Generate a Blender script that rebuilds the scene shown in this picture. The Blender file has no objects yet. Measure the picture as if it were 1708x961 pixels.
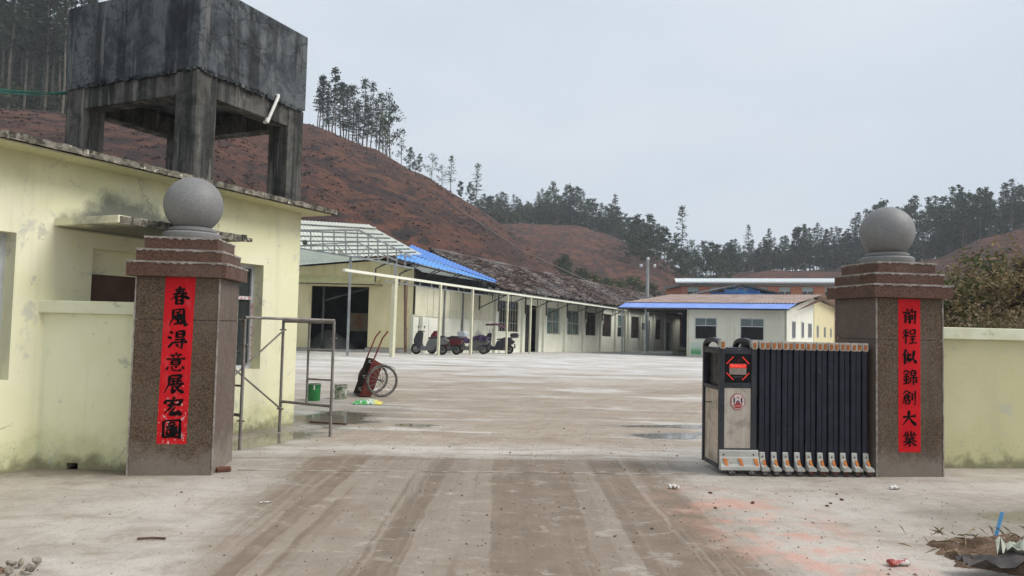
import bpy, bmesh, math, random
from mathutils import Vector, Matrix, noise as mnoise
random.seed(7)
R_ = math.radians
scene = bpy.context.scene
col = scene.collection
# ------------------------------------------------------------------ camera
FPX, IW, IH, CZ = 1233.0, 1708.0, 961.0, 1.65
PITCH, ROLL = R_(2.86), R_(1.35)
fw = Vector((0, math.cos(PITCH), math.sin(PITCH)))
up0 = Vector((0, -math.sin(PITCH), math.cos(PITCH))); rt0 = Vector((1, 0, 0))
cup = up0 * math.cos(ROLL) - rt0 * math.sin(ROLL)
crt = rt0 * math.cos(ROLL) + up0 * math.sin(ROLL)
cam_d = bpy.data.cameras.new('camera'); cam = bpy.data.objects.new('camera', cam_d); col.objects.link(cam)
cam.matrix_world = Matrix((( crt.x, cup.x, -fw.x, 0), (crt.y, cup.y, -fw.y, 0), (crt.z, cup.z, -fw.z, CZ), (0, 0, 0, 1)))
cam_d.sensor_width = 36.0; cam_d.lens = FPX / IW * 36.0; cam_d.clip_end = 3000; cam_d.clip_start = 0.05
scene.camera = cam
def at(x, y, Y):                       # measured point: where the sight line through a photo pixel is Y metres away
    d = fw + crt * ((x - IW / 2) / FPX) - cup * ((y - IH / 2) / FPX)
    return Vector((0, 0, CZ)) + d * (Y / d.y)
# ------------------------------------------------------------------ world, sun, exposure
SUN_EL, SUN_AZ = R_(48), R_(98)        # azimuth: clockwise from +Y, where the light comes from
w = bpy.data.worlds.new('World'); scene.world = w; w.use_nodes = True
nt = w.node_tree; nt.nodes.clear()
out = nt.nodes.new('ShaderNodeOutputWorld')
sky = nt.nodes.new('ShaderNodeTexSky'); sky.sky_type = 'NISHITA'; sky.sun_disc = False
sky.sun_elevation = SUN_EL; sky.sun_rotation = SUN_AZ; sky.dust_density = 4.0; sky.air_density = 1.2
bg1 = nt.nodes.new('ShaderNodeBackground'); bg1.inputs['Strength'].default_value = 0.06
nt.links.new(sky.outputs[0], bg1.inputs['Color'])
tc = nt.nodes.new('ShaderNodeTexCoord')
mp = nt.nodes.new('ShaderNodeMapping'); mp.inputs['Scale'].default_value = (1.0, 1.0, 2.6)
nt.links.new(tc.outputs['Generated'], mp.inputs['Vector'])
nz = nt.nodes.new('ShaderNodeTexNoise'); nz.inputs['Scale'].default_value = 2.6; nz.inputs['Detail'].default_value = 4.0; nz.inputs['Roughness'].default_value = 0.45
nt.links.new(mp.outputs[0], nz.inputs['Vector'])
cr = nt.nodes.new('ShaderNodeValToRGB')
cr.color_ramp.elements[0].position = 0.3; cr.color_ramp.elements[0].color = (0.340, 0.384, 0.436, 1)
cr.color_ramp.elements[1].position = 0.72; cr.color_ramp.elements[1].color = (0.402, 0.432, 0.466, 1)
nt.links.new(nz.outputs['Fac'], cr.inputs[0])
bg2 = nt.nodes.new('ShaderNodeBackground'); bg2.inputs['Strength'].default_value = 1.0   # the even cloud deck
nt.links.new(cr.outputs[0], bg2.inputs['Color'])
mx = nt.nodes.new('ShaderNodeMixShader'); mx.inputs[0].default_value = 0.93
nt.links.new(bg1.outputs[0], mx.inputs[1]); nt.links.new(bg2.outputs[0], mx.inputs[2]); nt.links.new(mx.outputs[0], out.inputs[0])
sd = bpy.data.lights.new('sun', 'SUN'); sd.energy = 1.5; sd.angle = R_(32); sd.color = (1.0, 0.965, 0.92)
sun = bpy.data.objects.new('sun', sd); col.objects.link(sun)
sv = Vector((math.sin(SUN_AZ) * math.cos(SUN_EL), math.cos(SUN_AZ) * math.cos(SUN_EL), math.sin(SUN_EL)))
sun.rotation_euler = sv.to_track_quat('Z', 'Y').to_euler(); sun.location = (0, 0, 60)
vs = scene.view_settings; vs.view_transform = 'Standard'; vs.look = 'None'; vs.gamma = 1.0; vs.exposure = 0.98; vs.use_curve_mapping = False
scene.cycles.max_bounces = 6; scene.cycles.diffuse_bounces = 3; scene.cycles.glossy_bounces = 3; scene.cycles.transmission_bounces = 4
scene.cycles.transparent_max_bounces = 6; scene.cycles.volume_bounces = 0
scene.cycles.use_denoising = True

# ------------------------------------------------------------------ helpers
class MB:
    """collects shapes, then links them as ONE mesh object"""
    def __init__(s): s.v = []; s.f = []
    def add(s, vs, fs):
        o = len(s.v); s.v += [tuple(p) for p in vs]; s.f += [tuple(i + o for i in f) for f in fs]; return s
    def box(s, x0, x1, y0, y1, z0, z1, m=None):
        P = [Vector((x, y, z)) for x in (x0, x1) for y in (y0, y1) for z in (z0, z1)]
        if m is not None: P = [m @ p for p in P]
        return s.add(P, [(0, 1, 3, 2), (4, 6, 7, 5), (0, 4, 5, 1), (2, 3, 7, 6), (0, 2, 6, 4), (1, 5, 7, 3)])
    def bar(s, a, b, w, h=None, up=(0, 0, 1)):
        a = Vector(a); b = Vector(b); h = w if h is None else h
        d = (b - a).normalized(); u = Vector(up)
        if abs(d.dot(u)) > 0.97: u = Vector((0, 1, 0))
        sd_ = d.cross(u).normalized(); u = sd_.cross(d)
        P = [q + sd_ * (i * w / 2) + u * (j * h / 2) for q in (a, b) for i in (-1, 1) for j in (-1, 1)]
        return s.add(P, [(0, 1, 3, 2), (4, 6, 7, 5), (0, 4, 5, 1), (2, 3, 7, 6), (0, 2, 6, 4), (1, 5, 7, 3)])
    def tube(s, pts, r, n=8, caps=True):
        pts = [Vector(p) for p in pts]; k = len(pts); rr = r if isinstance(r, (list, tuple)) else [r] * k
        V = []; prev = None
        for i, p in enumerate(pts):
            d = ((pts[min(i + 1, k - 1)] - pts[max(i - 1, 0)])).normalized()
            if prev is None:
                a = Vector((0, 0, 1)) if abs(d.z) < 0.9 else Vector((1, 0, 0))
                e1 = d.cross(a).normalized()
            else:
                e1 = (prev - d * prev.dot(d)).normalized()
            prev = e1; e2 = d.cross(e1)
            for j in range(n):
                t = 2 * math.pi * j / n; V.append(p + (e1 * math.cos(t) + e2 * math.sin(t)) * rr[i])
        F = [(i * n + j, i * n + (j + 1) % n, (i + 1) * n + (j + 1) % n, (i + 1) * n + j) for i in range(k - 1) for j in range(n)]
        if caps: F += [tuple(range(n))[::-1], tuple((k - 1) * n + j for j in range(n))]
        return s.add(V, F)
    def lathe(s, prof, n=24, m=None, closed=False):
        V = []
        for r, z in prof:
            for j in range(n):
                t = 2 * math.pi * j / n; p = Vector((r * math.cos(t), r * math.sin(t), z)); V.append(m @ p if m is not None else p)
        k = len(prof)
        F = [(i * n + j, i * n + (j + 1) % n, ((i + 1) % k) * n + (j + 1) % n, ((i + 1) % k) * n + j) for i in range(k if closed else k - 1) for j in range(n)]
        if not closed: F += [tuple(range(n))[::-1], tuple((k - 1) * n + j for j in range(n))]
        return s.add(V, F)
    def prism(s, poly, fn0, fn1):      # poly of 2d points, fn0/fn1 map them to the two end faces
        n = len(poly); V = [fn0(*p) for p in poly] + [fn1(*p) for p in poly]
        return s.add(V, [tuple(range(n))[::-1], tuple(range(n, 2 * n))] + [(i, (i + 1) % n, n + (i + 1) % n, n + i) for i in range(n)])
    def sheet(s, a, b, c, d, n, amp, thick=0.0):   # corrugated sheet: a-b is the rib-crossing edge, ribs run a->d
        a, b, c, d = map(Vector, (a, b, c, d)); nr = (b - a).cross(d - a).normalized(); V = []
        for i in range(n * 4 + 1):
            t = i / (n * 4); o = nr * (amp * (1, 0.3, -1, 0.3)[i % 4] if amp else 0)
            V += [a.lerp(b, t) + o, d.lerp(c, t) + o]
        return s.add(V, [(2 * i, 2 * i + 2, 2 * i + 3, 2 * i + 1) for i in range(n * 4)])
    def build(s, name, mat, parent=None, smooth=False, bevel=0.0, seg=2, loc=None, rot=None):
        me = bpy.data.meshes.new(name); me.from_pydata([tuple(p) for p in s.v], [], s.f)
        bm = bmesh.new(); bm.from_mesh(me)
        bmesh.ops.recalc_face_normals(bm, faces=bm.faces)
        if bevel > 0:
            es = [e for e in bm.edges if len(e.link_faces) == 2 and e.calc_face_angle(0) > 0.6]
            bmesh.ops.bevel(bm, geom=es, offset=bevel, segments=seg, affect='EDGES', profile=0.6, clamp_overlap=True)
        bm.to_mesh(me); bm.free()
        if smooth:
            for p in me.polygons: p.use_smooth = True
            if smooth != 'all':
                try: me.set_sharp_from_angle(angle=R_(smooth if smooth not in (True, 1) else 35))
                except Exception: pass
        me.materials.append(mat)
        o = bpy.data.objects.new(name, me); col.objects.link(o)
        if parent is not None: o.parent = parent
        if loc is not None: o.location = loc
        if rot is not None: o.rotation_euler = rot
        return o
def inst(src, parent=None, loc=None, rot=None, scale=None, name=None):
    o = src.copy(); col.objects.link(o)
    if name: o.name = name
    if parent is not None: o.parent = parent
    if loc is not None: o.location = loc
    if rot is not None: o.rotation_euler = rot
    if scale is not None: o.scale = scale
    return o
def copy_tree(o, parent=None):
    c = o.copy(); col.objects.link(c); c.parent = parent
    for ch in [x for x in bpy.data.objects if x.parent == o]: copy_tree(ch, c)
    return c
def thing(name, label, cat, loc=(0, 0, 0), rot=(0, 0, 0), group=None):
    o = bpy.data.objects.new(name, None); col.objects.link(o); o.empty_display_size = 0.2
    o.location = loc; o.rotation_euler = rot; return tag(o, label, cat, group)
def tag(o, label, cat, group=None, kind=None):
    if label: o['label'] = label
    if cat: o['category'] = cat
    if group: o['group'] = group
    if kind: o['kind'] = kind
    return o
def kind(o, k): o['kind'] = k; return o
def sstep(a, b, x):
    t = min(1, max(0, (x - a) / (b - a))); return t * t * (3 - 2 * t)
def lerp_table(tab, s):
    if s <= tab[0][0]: return tab[0][1:]
    for a, b in zip(tab, tab[1:]):
        if s <= b[0]:
            t = (s - a[0]) / (b[0] - a[0]); t = t * t * (3 - 2 * t) * 0.4 + t * 0.6
            return tuple(p + (q - p) * t for p, q in zip(a[1:], b[1:]))
    return tab[-1][1:]
def wall_mesh(mb, x0, x1, z0, z1, holes, y0=0.0, y1=0.2, top=None):
    """wall in the x-z plane with rectangular openings; front y0, back y1; reveals included"""
    xs = sorted({x0, x1, *[h[0] for h in holes], *[h[1] for h in holes]}); zs = sorted({z0, z1, *[h[2] for h in holes], *[h[3] for h in holes]})
    xs = [x for x in xs if x0 <= x <= x1]; zs = [z for z in zs if z0 <= z <= z1]
    def solid(i, j):
        if i < 0 or j < 0 or i >= len(xs) - 1 or j >= len(zs) - 1: return False
        cx = (xs[i] + xs[i + 1]) / 2; cz = (zs[j] + zs[j + 1]) / 2
        return not any(h[0] < cx < h[1] and h[2] < cz < h[3] for h in holes)
    for i in range(len(xs) - 1):
        for j in range(len(zs) - 1):
            if not solid(i, j): continue
            a, b, c, d = xs[i], xs[i + 1], zs[j], zs[j + 1]
            mb.add([(a, y0, c), (b, y0, c), (b, y0, d), (a, y0, d)], [(0, 1, 2, 3)])
            mb.add([(a, y1, c), (b, y1, c), (b, y1, d), (a, y1, d)], [(3, 2, 1, 0)])
            for q, p1, p2 in (((i - 1, j), (a, c), (a, d)), ((i + 1, j), (b, c), (b, d)), ((i, j - 1), (a, c), (b, c)), ((i, j + 1), (a, d), (b, d))):
                if not solid(*q):
                    mb.add([(p1[0], y0, p1[1]), (p2[0], y0, p2[1]), (p2[0], y1, p2[1]), (p1[0], y1, p1[1])], [(0, 1, 2, 3)])
    return mb

# ------------------------------------------------------------------ node materials
class NT:
    def __init__(s, name):
        s.m = bpy.data.materials.new(name); s.m.use_nodes = True; s.t = s.m.node_tree; s.t.nodes.clear()
        s.out = s.n('ShaderNodeOutputMaterial'); s.b = s.n('ShaderNodeBsdfPrincipled'); s.l(s.b.outputs[0], s.out.inputs[0])
        s._pos = None
    def n(s, t): return s.t.nodes.new(t)
    def l(s, a, b): s.t.links.new(a, b)
    def put(s, sock, val):
        if isinstance(val, bpy.types.NodeSocket): s.l(val, sock)
        elif isinstance(val, (tuple, list)):
            sock.default_value = (*val, 1.0) if len(val) == 3 and len(sock.default_value) == 4 else val
        else: sock.default_value = val
    def pos(s, obj=False):
        if obj: return s.n('ShaderNodeTexCoord').outputs['Object']
        if s._pos is None: s._pos = s.n('ShaderNodeNewGeometry').outputs['Position']
        return s._pos
    def sep(s, v): n = s.n('ShaderNodeSeparateXYZ'); s.l(v, n.inputs[0]); return n.outputs
    def vec(s, x, y, z): n = s.n('ShaderNodeCombineXYZ'); [s.put(i, q) for i, q in zip(n.inputs, (x, y, z))]; return n.outputs[0]
    def mapv(s, v, scale=(1, 1, 1), loc=(0, 0, 0), rot=(0, 0, 0)):
        n = s.n('ShaderNodeMapping'); s.l(v, n.inputs['Vector']); n.inputs['Scale'].default_value = scale; n.inputs['Location'].default_value = loc; n.inputs['Rotation'].default_value = rot; return n.outputs[0]
    def noise(s, v, scale=1.0, detail=4.0, rough=0.55, dist=0.0, colr=False):
        n = s.n('ShaderNodeTexNoise'); s.l(v, n.inputs['Vector']); n.inputs['Scale'].default_value = scale; n.inputs['Detail'].default_value = detail
        n.inputs['Roughness'].default_value = rough; n.inputs['Distortion'].default_value = dist; return n.outputs['Color' if colr else 'Fac']
    def voro(s, v, scale, feature='F1', out='Distance'):
        n = s.n('ShaderNodeTexVoronoi'); n.feature = feature; s.l(v, n.inputs['Vector']); n.inputs['Scale'].default_value = scale; return n.outputs[out]
    def math(s, op, a, b=0.0, c=None, clamp=False):
        n = s.n('ShaderNodeMath'); n.operation = op; n.use_clamp = clamp; s.put(n.inputs[0], a); s.put(n.inputs[1], b)
        if c is not None: s.put(n.inputs[2], c)
        return n.outputs[0]
    def ramp(s, f, lo, hi, a=0.0, b=1.0):
        n = s.n('ShaderNodeMapRange'); n.interpolation_type = 'SMOOTHSTEP'; s.put(n.inputs['Value'], f); n.inputs['From Min'].default_value = lo; n.inputs['From Max'].default_value = hi
        n.inputs['To Min'].default_value = a; n.inputs['To Max'].default_value = b; return n.outputs[0]
    def mix(s, f, a, b, mode='MIX'):
        n = s.n('ShaderNodeMix'); n.data_type = 'RGBA'; n.blend_type = mode; s.put(n.inputs[0], f); s.put(n.inputs[6], a); s.put(n.inputs[7], b); return n.outputs[2]
    def mul(s, a, b): return s.math('MULTIPLY', a, b)
    def bump(s, h, strength=0.3, dist=0.02):
        n = s.n('ShaderNodeBump'); n.inputs['Strength'].default_value = strength; n.inputs['Distance'].default_value = dist; s.l(h, n.inputs['Height']); s.l(n.outputs[0], s.b.inputs['Normal'])
    def set(s, color=None, rough=None, metal=None, spec=None):
        if color is not None: s.put(s.b.inputs['Base Color'], color)
        if rough is not None: s.put(s.b.inputs['Roughness'], rough)
        if metal is not None: s.put(s.b.inputs['Metallic'], metal)
        if spec is not None: s.put(s.b.inputs['Specular IOR Level'], spec)
        return s.m
def pm(name, c1, c2=None, scale=4.0, lo=0.4, hi=0.62, rough=0.8, metal=0.0, bump=0.0, bscale=60.0, stains=(), stretch=(1, 1, 1), obj=False, spec=0.16, island=0.0, rand=0.0):
    """general procedural material: two tones by noise, stains [(colour, scale, lo, hi, stretch)], fine bump"""
    t = NT(name); P = t.pos(obj); c = c1
    if c2 is not None: c = t.mix(t.ramp(t.noise(t.mapv(P, stretch), scale, 6.0, 0.6), lo, hi), c1, c2)
    for st in stains:
        c = t.mix(t.ramp(t.noise(t.mapv(P, st[4] if len(st) > 4 else (1, 1, 1), loc=(7.3, 2.1, 4.4)), st[1], 6.0, 0.65), st[2], st[3]), c, st[0])
    if island:
        g = t.n('ShaderNodeNewGeometry').outputs['Random Per Island']
        c = t.mix(1.0, c, t.mix(g, (1 - island,) * 3, (1 + island,) * 3), 'MULTIPLY')
    if rand:
        g = t.n('ShaderNodeObjectInfo').outputs['Random']
        c = t.mix(1.0, c, t.mix(g, (1 - rand,) * 3, (1 + rand, 1 + rand, 1 + rand * 0.6)), 'MULTIPLY')
    r = t.ramp(t.noise(P, 9.0, 3.0), 0.3, 0.7, max(0.03, rough - 0.08), min(1, rough + 0.08))
    t.set(c, r, metal, spec)
    if bump: t.bump(t.noise(P, bscale, 4.0), bump, 0.02)
    return t.m
# ------------------------------------------------------------------ ground
CU = Vector((math.sin(R_(27.7)), math.cos(R_(27.7)), 0)); CV = Vector((CU.y, -CU.x, 0)); CA = Vector((-4.7, 35.2, 0.18)); SLOPE = 0.0165
def gz(x, y):                          # the yard rises a little to the left and drains away along the long building
    t = (Vector((x, y, 0)) - CA).dot(CU)
    return sstep(12, 36, y) * max(-0.75, min(0.33, 0.18 - SLOPE * t))
def ground_material():
    t = NT('worn_concrete_yard'); P = t.pos(); X, Y, Z = t.sep(P)
    nb = t.noise(P, 0.55, 5.0, 0.6); nf = t.noise(P, 3.2, 6.0, 0.62); nfine = t.noise(P, 38.0, 4.0, 0.6)
    big = t.noise(t.mapv(P, (0.28, 0.75, 1)), 1.0, 6.0, 0.62, 0.6)
    pale = t.mix(t.ramp(nb, 0.35, 0.68), (0.375, 0.335, 0.288), (0.50, 0.458, 0.405))
    far = t.ramp(Y, 17, 27)
    pale = t.mix(t.mul(far, t.ramp(big, 0.3, 0.62)), pale, (0.70, 0.69, 0.665))
    # dried mud carried in by lorries, a band through the gate that widens in the yard
    wob = t.mul(t.math('SUBTRACT', nb, 0.5), 2.4); wob2 = t.mul(t.math('SUBTRACT', nf, 0.5), 0.55)
    xs = t.math('ADD', t.math('ADD', X, t.mul(wob, t.ramp(Y, 8.0, 14.0, 0.35, 1.0))), wob2)
    ext = t.math('MAXIMUM', t.math('SUBTRACT', Y, 8.6), 0.0)
    right = t.math('ADD', t.mul(ext, 0.36), 1.75); left = t.math('SUBTRACT', t.mul(t.math('SUBTRACT', Y, 5.0), -0.13), 2.0)
    mR = t.math('SUBTRACT', 1.0, t.ramp(t.math('SUBTRACT', xs, right), -0.25, 0.5)); mL = t.ramp(t.math('SUBTRACT', xs, left), -0.3, 0.2)
    mud = t.mul(mR, mL)
    fade = t.ramp(t.math('ADD', Y, t.mul(t.math('SUBTRACT', big, 0.5), 22.0)), 17.0, 27.0, 1.0, 0.0)
    mud = t.mul(mud, fade)
    mudc = t.mix(t.ramp(nf, 0.35, 0.7), (0.165, 0.122, 0.086), (0.240, 0.183, 0.134))
    # tyre lanes: lighter and darker ribbons running with the traffic, bending left inside the yard
    lane = t.math('ADD', t.math('SUBTRACT', X, t.mul(t.mul(ext, ext), 0.034)), t.mul(t.math('SUBTRACT', t.noise(P, 2.0, 3.0), 0.5), 0.10))
    st = t.noise(t.vec(t.mul(lane, 1.9), t.mul(Y, 0.035), 0.0), 1.0, 4.0, 0.7)
    st2 = t.noise(t.vec(t.mul(lane, 9.0), t.mul(Y, 0.10), 3.0), 1.0, 3.0, 0.6)
    lfade = t.ramp(Y, 8.5, 11.5, 1.0, 0.62)
    lanes = t.math('ADD', t.mul(t.ramp(st, 0.475, 0.54), 0.85), t.mul(t.ramp(st2, 0.45, 0.7), 0.25), clamp=True)
    mudc = t.mix(t.mul(t.mul(lanes, lfade), 0.62), mudc, (0.36, 0.305, 0.252))
    mudc = t.mix(t.mul(t.ramp(t.noise(t.vec(t.mul(lane, 3.4), t.mul(Y, 0.05), 9.0), 1.0, 3.0, 0.6), 0.52, 0.62), t.mul(lfade, 0.32)), mudc, (0.145, 0.107, 0.076))
    mudc = t.mix(t.ramp(Y, 8.8, 10.5, 0.0, 0.62), mudc, (0.46, 0.385, 0.308))
    clod = t.ramp(t.noise(P, 13.0, 5.0, 0.7), 0.60, 0.68); mudc = t.mix(t.mul(clod, 0.5), mudc, (0.12, 0.088, 0.062))
    c = t.mix(t.mul(mud, 0.93), pale, mudc)
    # washed-off streaks of mud further in, across the slope
    stre = t.ramp(t.noise(t.mapv(P, (0.16, 1.25, 1), rot=(0, 0, 0.16)), 1.0, 7.0, 0.66, 0.8), 0.48, 0.60)
    c = t.mix(t.mul(t.mul(stre, t.ramp(Y, 8.5, 12.0)), 0.30), c, (0.27, 0.212, 0.162))
    wash = t.ramp(t.noise(t.mapv(P, (0.2, 1.0, 1), rot=(0, 0, -0.1), loc=(4, 9, 0)), 1.0, 7.0, 0.66, 0.6), 0.52, 0.60)
    c = t.mix(t.mul(t.mul(wash, t.ramp(Y, 9.0, 11.0)), 0.75), c, (0.60, 0.578, 0.54))
    band = t.mul(t.ramp(t.math('ABSOLUTE', t.math('SUBTRACT', Y, t.math('ADD', 9.75, t.mul(X, 0.06)))), 0.15, 0.8, 1.0, 0.0), t.ramp(t.noise(t.mapv(P, (0.35, 2.2, 1)), 1.0, 6.0, 0.66), 0.42, 0.56))
    c = t.mix(t.mul(band, 0.8), c, (0.55, 0.515, 0.465))
    spk = t.ramp(t.noise(t.mapv(P, (0.5, 1.6, 1)), 1.3, 7.0, 0.72, 0.4), 0.55, 0.66)
    c = t.mix(t.mul(t.mul(spk, t.ramp(Y, 14.0, 22.0)), 0.38), c, (0.27, 0.235, 0.195))
    # thin mud on the apron
    ap = t.ramp(t.noise(t.mapv(P, (0.7, 1.6, 1)), 0.9, 7.0, 0.72, 0.5), 0.45, 0.68)
    c = t.mix(t.mul(ap, 0.48), c, (0.235, 0.178, 0.132))
    mo = t.noise(t.mapv(P, (1.0, 1.5, 1), loc=(3, 8, 1)), 3.2, 9.0, 0.78, 0.6)
    c = t.mix(t.mul(t.ramp(mo, 0.50, 0.64), t.ramp(Y, 12, 22, 0.34, 0.16)), c, (0.22, 0.17, 0.125))
    c = t.mix(t.mul(t.ramp(mo, 0.46, 0.36), 0.30), c, (0.60, 0.56, 0.50))
    dk = t.noise(t.mapv(P, (1.0, 2.4, 1), loc=(1, 5, 1)), 6.5, 8.0, 0.75, 0.3)
    c = t.mix(t.mul(t.ramp(dk, 0.61, 0.68), 0.45), c, (0.13, 0.10, 0.075))
    # pink brick dust right of the lane
    pk = t.mul(t.ramp(t.math('ABSOLUTE', t.math('SUBTRACT', X, t.math('SUBTRACT', 3.05, t.mul(Y, 0.13)))), 0.15, 1.0, 1.0, 0.0), t.ramp(Y, 8.2, 7.0))
    pk = t.mul(pk, t.ramp(t.noise(P, 2.6, 6.0, 0.7), 0.43, 0.62))
    c = t.mix(t.mul(pk, 0.55), c, (0.60, 0.29, 0.215))
    # dark dirt at the foot of the left wall and along the building
    wd = t.mul(t.ramp(X, -2.9, -4.3), t.mul(t.ramp(t.math('ADD', Y, t.mul(t.math('SUBTRACT', nf, 0.5), 1.4)), 7.2, 7.9), t.ramp(Y, 14.5, 11.5)))
    c = t.mix(t.mul(wd, 0.7), c, (0.15, 0.125, 0.095))
    # puddles
    pn = t.math('SUBTRACT', t.noise(P, 1.9, 5.0, 0.6), 0.5)
    def pud(cx, cy, rx, ry, rot, lo=0.62, hi=1.02):
        q = t.mapv(P, (1, 1, 1), loc=(0, 0, 0)); dx = t.math('SUBTRACT', X, cx); dy = t.math('SUBTRACT', Y, cy)
        co, si = math.cos(rot), math.sin(rot)
        a = t.math('DIVIDE', t.math('ADD', t.mul(dx, co), t.mul(dy, si)), rx); b = t.math('DIVIDE', t.math('SUBTRACT', t.mul(dy, co), t.mul(dx, si)), ry)
        r = t.math('ADD', t.math('SQRT', t.math('ADD', t.mul(a, a), t.mul(b, b))), t.mul(pn, 1.3))
        return t.ramp(r, lo, hi, 1.0, 0.0)
    wet = pud(-2.95, 12.6, 0.85, 1.25, 0.1)
    for a in ((-3.35, 10.1, 0.42, 1.5, -0.42), (2.4, 11.5, 0.7, 0.45, 0.15), (3.6, 11.9, 0.8, 0.35, 0.3), (5.2, 6.95, 1.1, 0.32, 0.2), (-1.5, 12.0, 0.5, 0.25, 0), (3.0, 12.6, 1.6, 0.25, 0.1)):
        wet = t.math('MAXIMUM', wet, pud(*a))
    damp = pud(-3.2, 13.2, 1.5, 2.9, 0.0, 0.6, 1.15)
    damp = t.math('MAXIMUM', damp, pud(5.0, 6.9, 1.7, 0.6, 0.2, 0.55, 1.15))
    c = t.mix(t.mul(damp, 0.55), c, t.mix(1.0, c, (0.56, 0.57, 0.56), 'MULTIPLY'))
    c = t.mix(t.mul(wet, 0.8), c, (0.125, 0.115, 0.095))
    # grains, dark specks, cracks
    c = t.mix(t.mul(t.ramp(nfine, 0.54, 0.72), 0.42), c, (0.19, 0.155, 0.12))
    c = t.mix(t.mul(t.ramp(t.noise(P, 90.0, 2.0), 0.62, 0.72), 0.35), c, (0.10, 0.08, 0.065))
    rough = t.math('SUBTRACT', t.ramp(nf, 0.3, 0.7, 0.62, 0.86), t.mul(damp, 0.28))
    rough = t.mix(wet, rough, (0.07, 0.07, 0.07))
    jl = t.math('SUBTRACT', Y, t.math('ADD', 9.12, t.mul(X, 0.075)))
    jm = t.ramp(t.math('ABSOLUTE', t.math('ADD', jl, t.mul(t.math('SUBTRACT', nf, 0.5), 0.06))), 0.012, 0.035, 1.0, 0.0)
    c = t.mix(t.mul(jm, 0.55), c, (0.15, 0.12, 0.095))
    t.set(c, rough, 0.0, t.mix(t.math('MAXIMUM', wet, t.mul(damp, 0.6)), (0.16, 0.16, 0.16), (0.5, 0.5, 0.5)))
    h = t.math('ADD', t.mul(nfine, 0.6), t.mul(t.noise(P, 9.0, 5.0), 0.8)); h = t.math('SUBTRACT', h, t.mul(lanes, 0.25))
    h = t.mul(h, t.math('SUBTRACT', 1.0, wet))
    t.bump(h, 0.7, 0.015)
    return t.m
xs = [-420, -300, -150, -80, -50, -35] + [-25 + i * 1.25 for i in range(49)] + [45, 60, 80, 150, 300, 420]
ys = [-60, -20, -5] + [0 + i * 1.0 for i in range(60)] + [64, 70, 80, 100, 140, 200, 300, 400, 480]
M_GROUND = ground_material()
mb = MB(); nx = len(xs)
mb.v = [(x, y, gz(x, y)) for y in ys for x in xs]
mb.f = [(j * nx + i, j * nx + i + 1, (j + 1) * nx + i + 1, (j + 1) * nx + i) for j in range(len(ys) - 1) for i in range(nx - 1)]
kind(mb.build('ground', M_GROUND, smooth='all'), 'structure')

# ------------------------------------------------------------------ hills
H1 = [(-1.3, 24, 100, 30.0), (-0.9, 26, 100, 31.0), (-0.706, 28, 110, 31.6), (-0.607, 30, 112, 31.5), (-0.45, 36, 122, 36.5), (-0.283, 47, 130, 36.2), (-0.196, 51, 140, 34.3), (-0.129, 54, 150, 31.9), (-0.047, 62, 165, 27.3),
      (0.012, 69, 178, 22.5), (0.035, 74, 182, 19.4), (0.07, 82, 186, 15.9), (0.12, 92, 188, 12.4), (0.165, 105, 190, 8.5), (0.22, 120, 190, 2.0), (0.27, 140, 190, -1.5)]
H2 = [(-0.18, 150, 215, 14), (-0.10, 150, 222, 27), (-0.05, 145, 230, 32.8), (-0.02, 140, 230, 33.4), (0.035, 135, 240, 35.0), (0.085, 130, 240, 34.6), (0.117, 130, 240, 32.6), (0.183, 125, 240, 27.0), (0.224, 125, 240, 21.5), (0.28, 125, 238, 15), (0.36, 125, 232, 9), (0.45, 130, 230, 0), (0.5, 140, 230, -2)]
H3 = [(0.12, 140, 250, 6), (0.2, 135, 232, 14), (0.26, 130, 222, 17.2), (0.281, 130, 220, 18.2), (0.362, 125, 220, 19.9), (0.444, 120, 220, 20.9), (0.50, 105, 212, 21.0), (0.574, 80, 190, 21.2), (0.639, 70, 180, 25.2), (0.695, 64, 175, 27.3), (0.8, 55, 170, 31), (1.0, 48, 165, 34), (1.3, 45, 160, 34)]
def hill_z(tab, s, Y, bank):
    yb, yc, zc = lerp_table(tab, s); q = (Y - yb) / (yc - yb)
    if q <= 0: return -1.5
    bk = bank * min(1.0, zc / 20.0) if zc > 0 else 0
    if q < 0.022: return -1.2 + (bk + 1.2) * (q / 0.022)
    if q <= 1: 
        p = (q - 0.022) / 0.978
        return bk + (zc - bk) * (p * 0.55 + 0.45 * math.sin(p * math.pi / 2))
    e = Y - yc; return zc + 0.05 * min(e, 25) - 0.10 * max(0, e - 30)
def rough_n(x, y, amp=1.0):
    return amp * (0.9 * mnoise.noise((x * 0.09, y * 0.09, 1.7)) + 0.6 * mnoise.noise((x * 0.27, y * 0.12, 5.1)) - 0.7 * max(0, mnoise.noise((x * 0.11 + 9, y * 0.03, 2.0))) + 0.22 * mnoise.noise((x * 0.8, y * 0.8, 2.2)))
def hill_height(tab, x, y, bank, amp): 
    return hill_z(tab, x / y, y, bank) + rough_n(x, y, amp)
def top_height(x, y): 
    return max(hill_height(H1, x, y, 3.4, 0.55), hill_height(H2, x, y, 2.5, 0.7), hill_height(H3, x, y, 2.0, 0.7))
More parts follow.
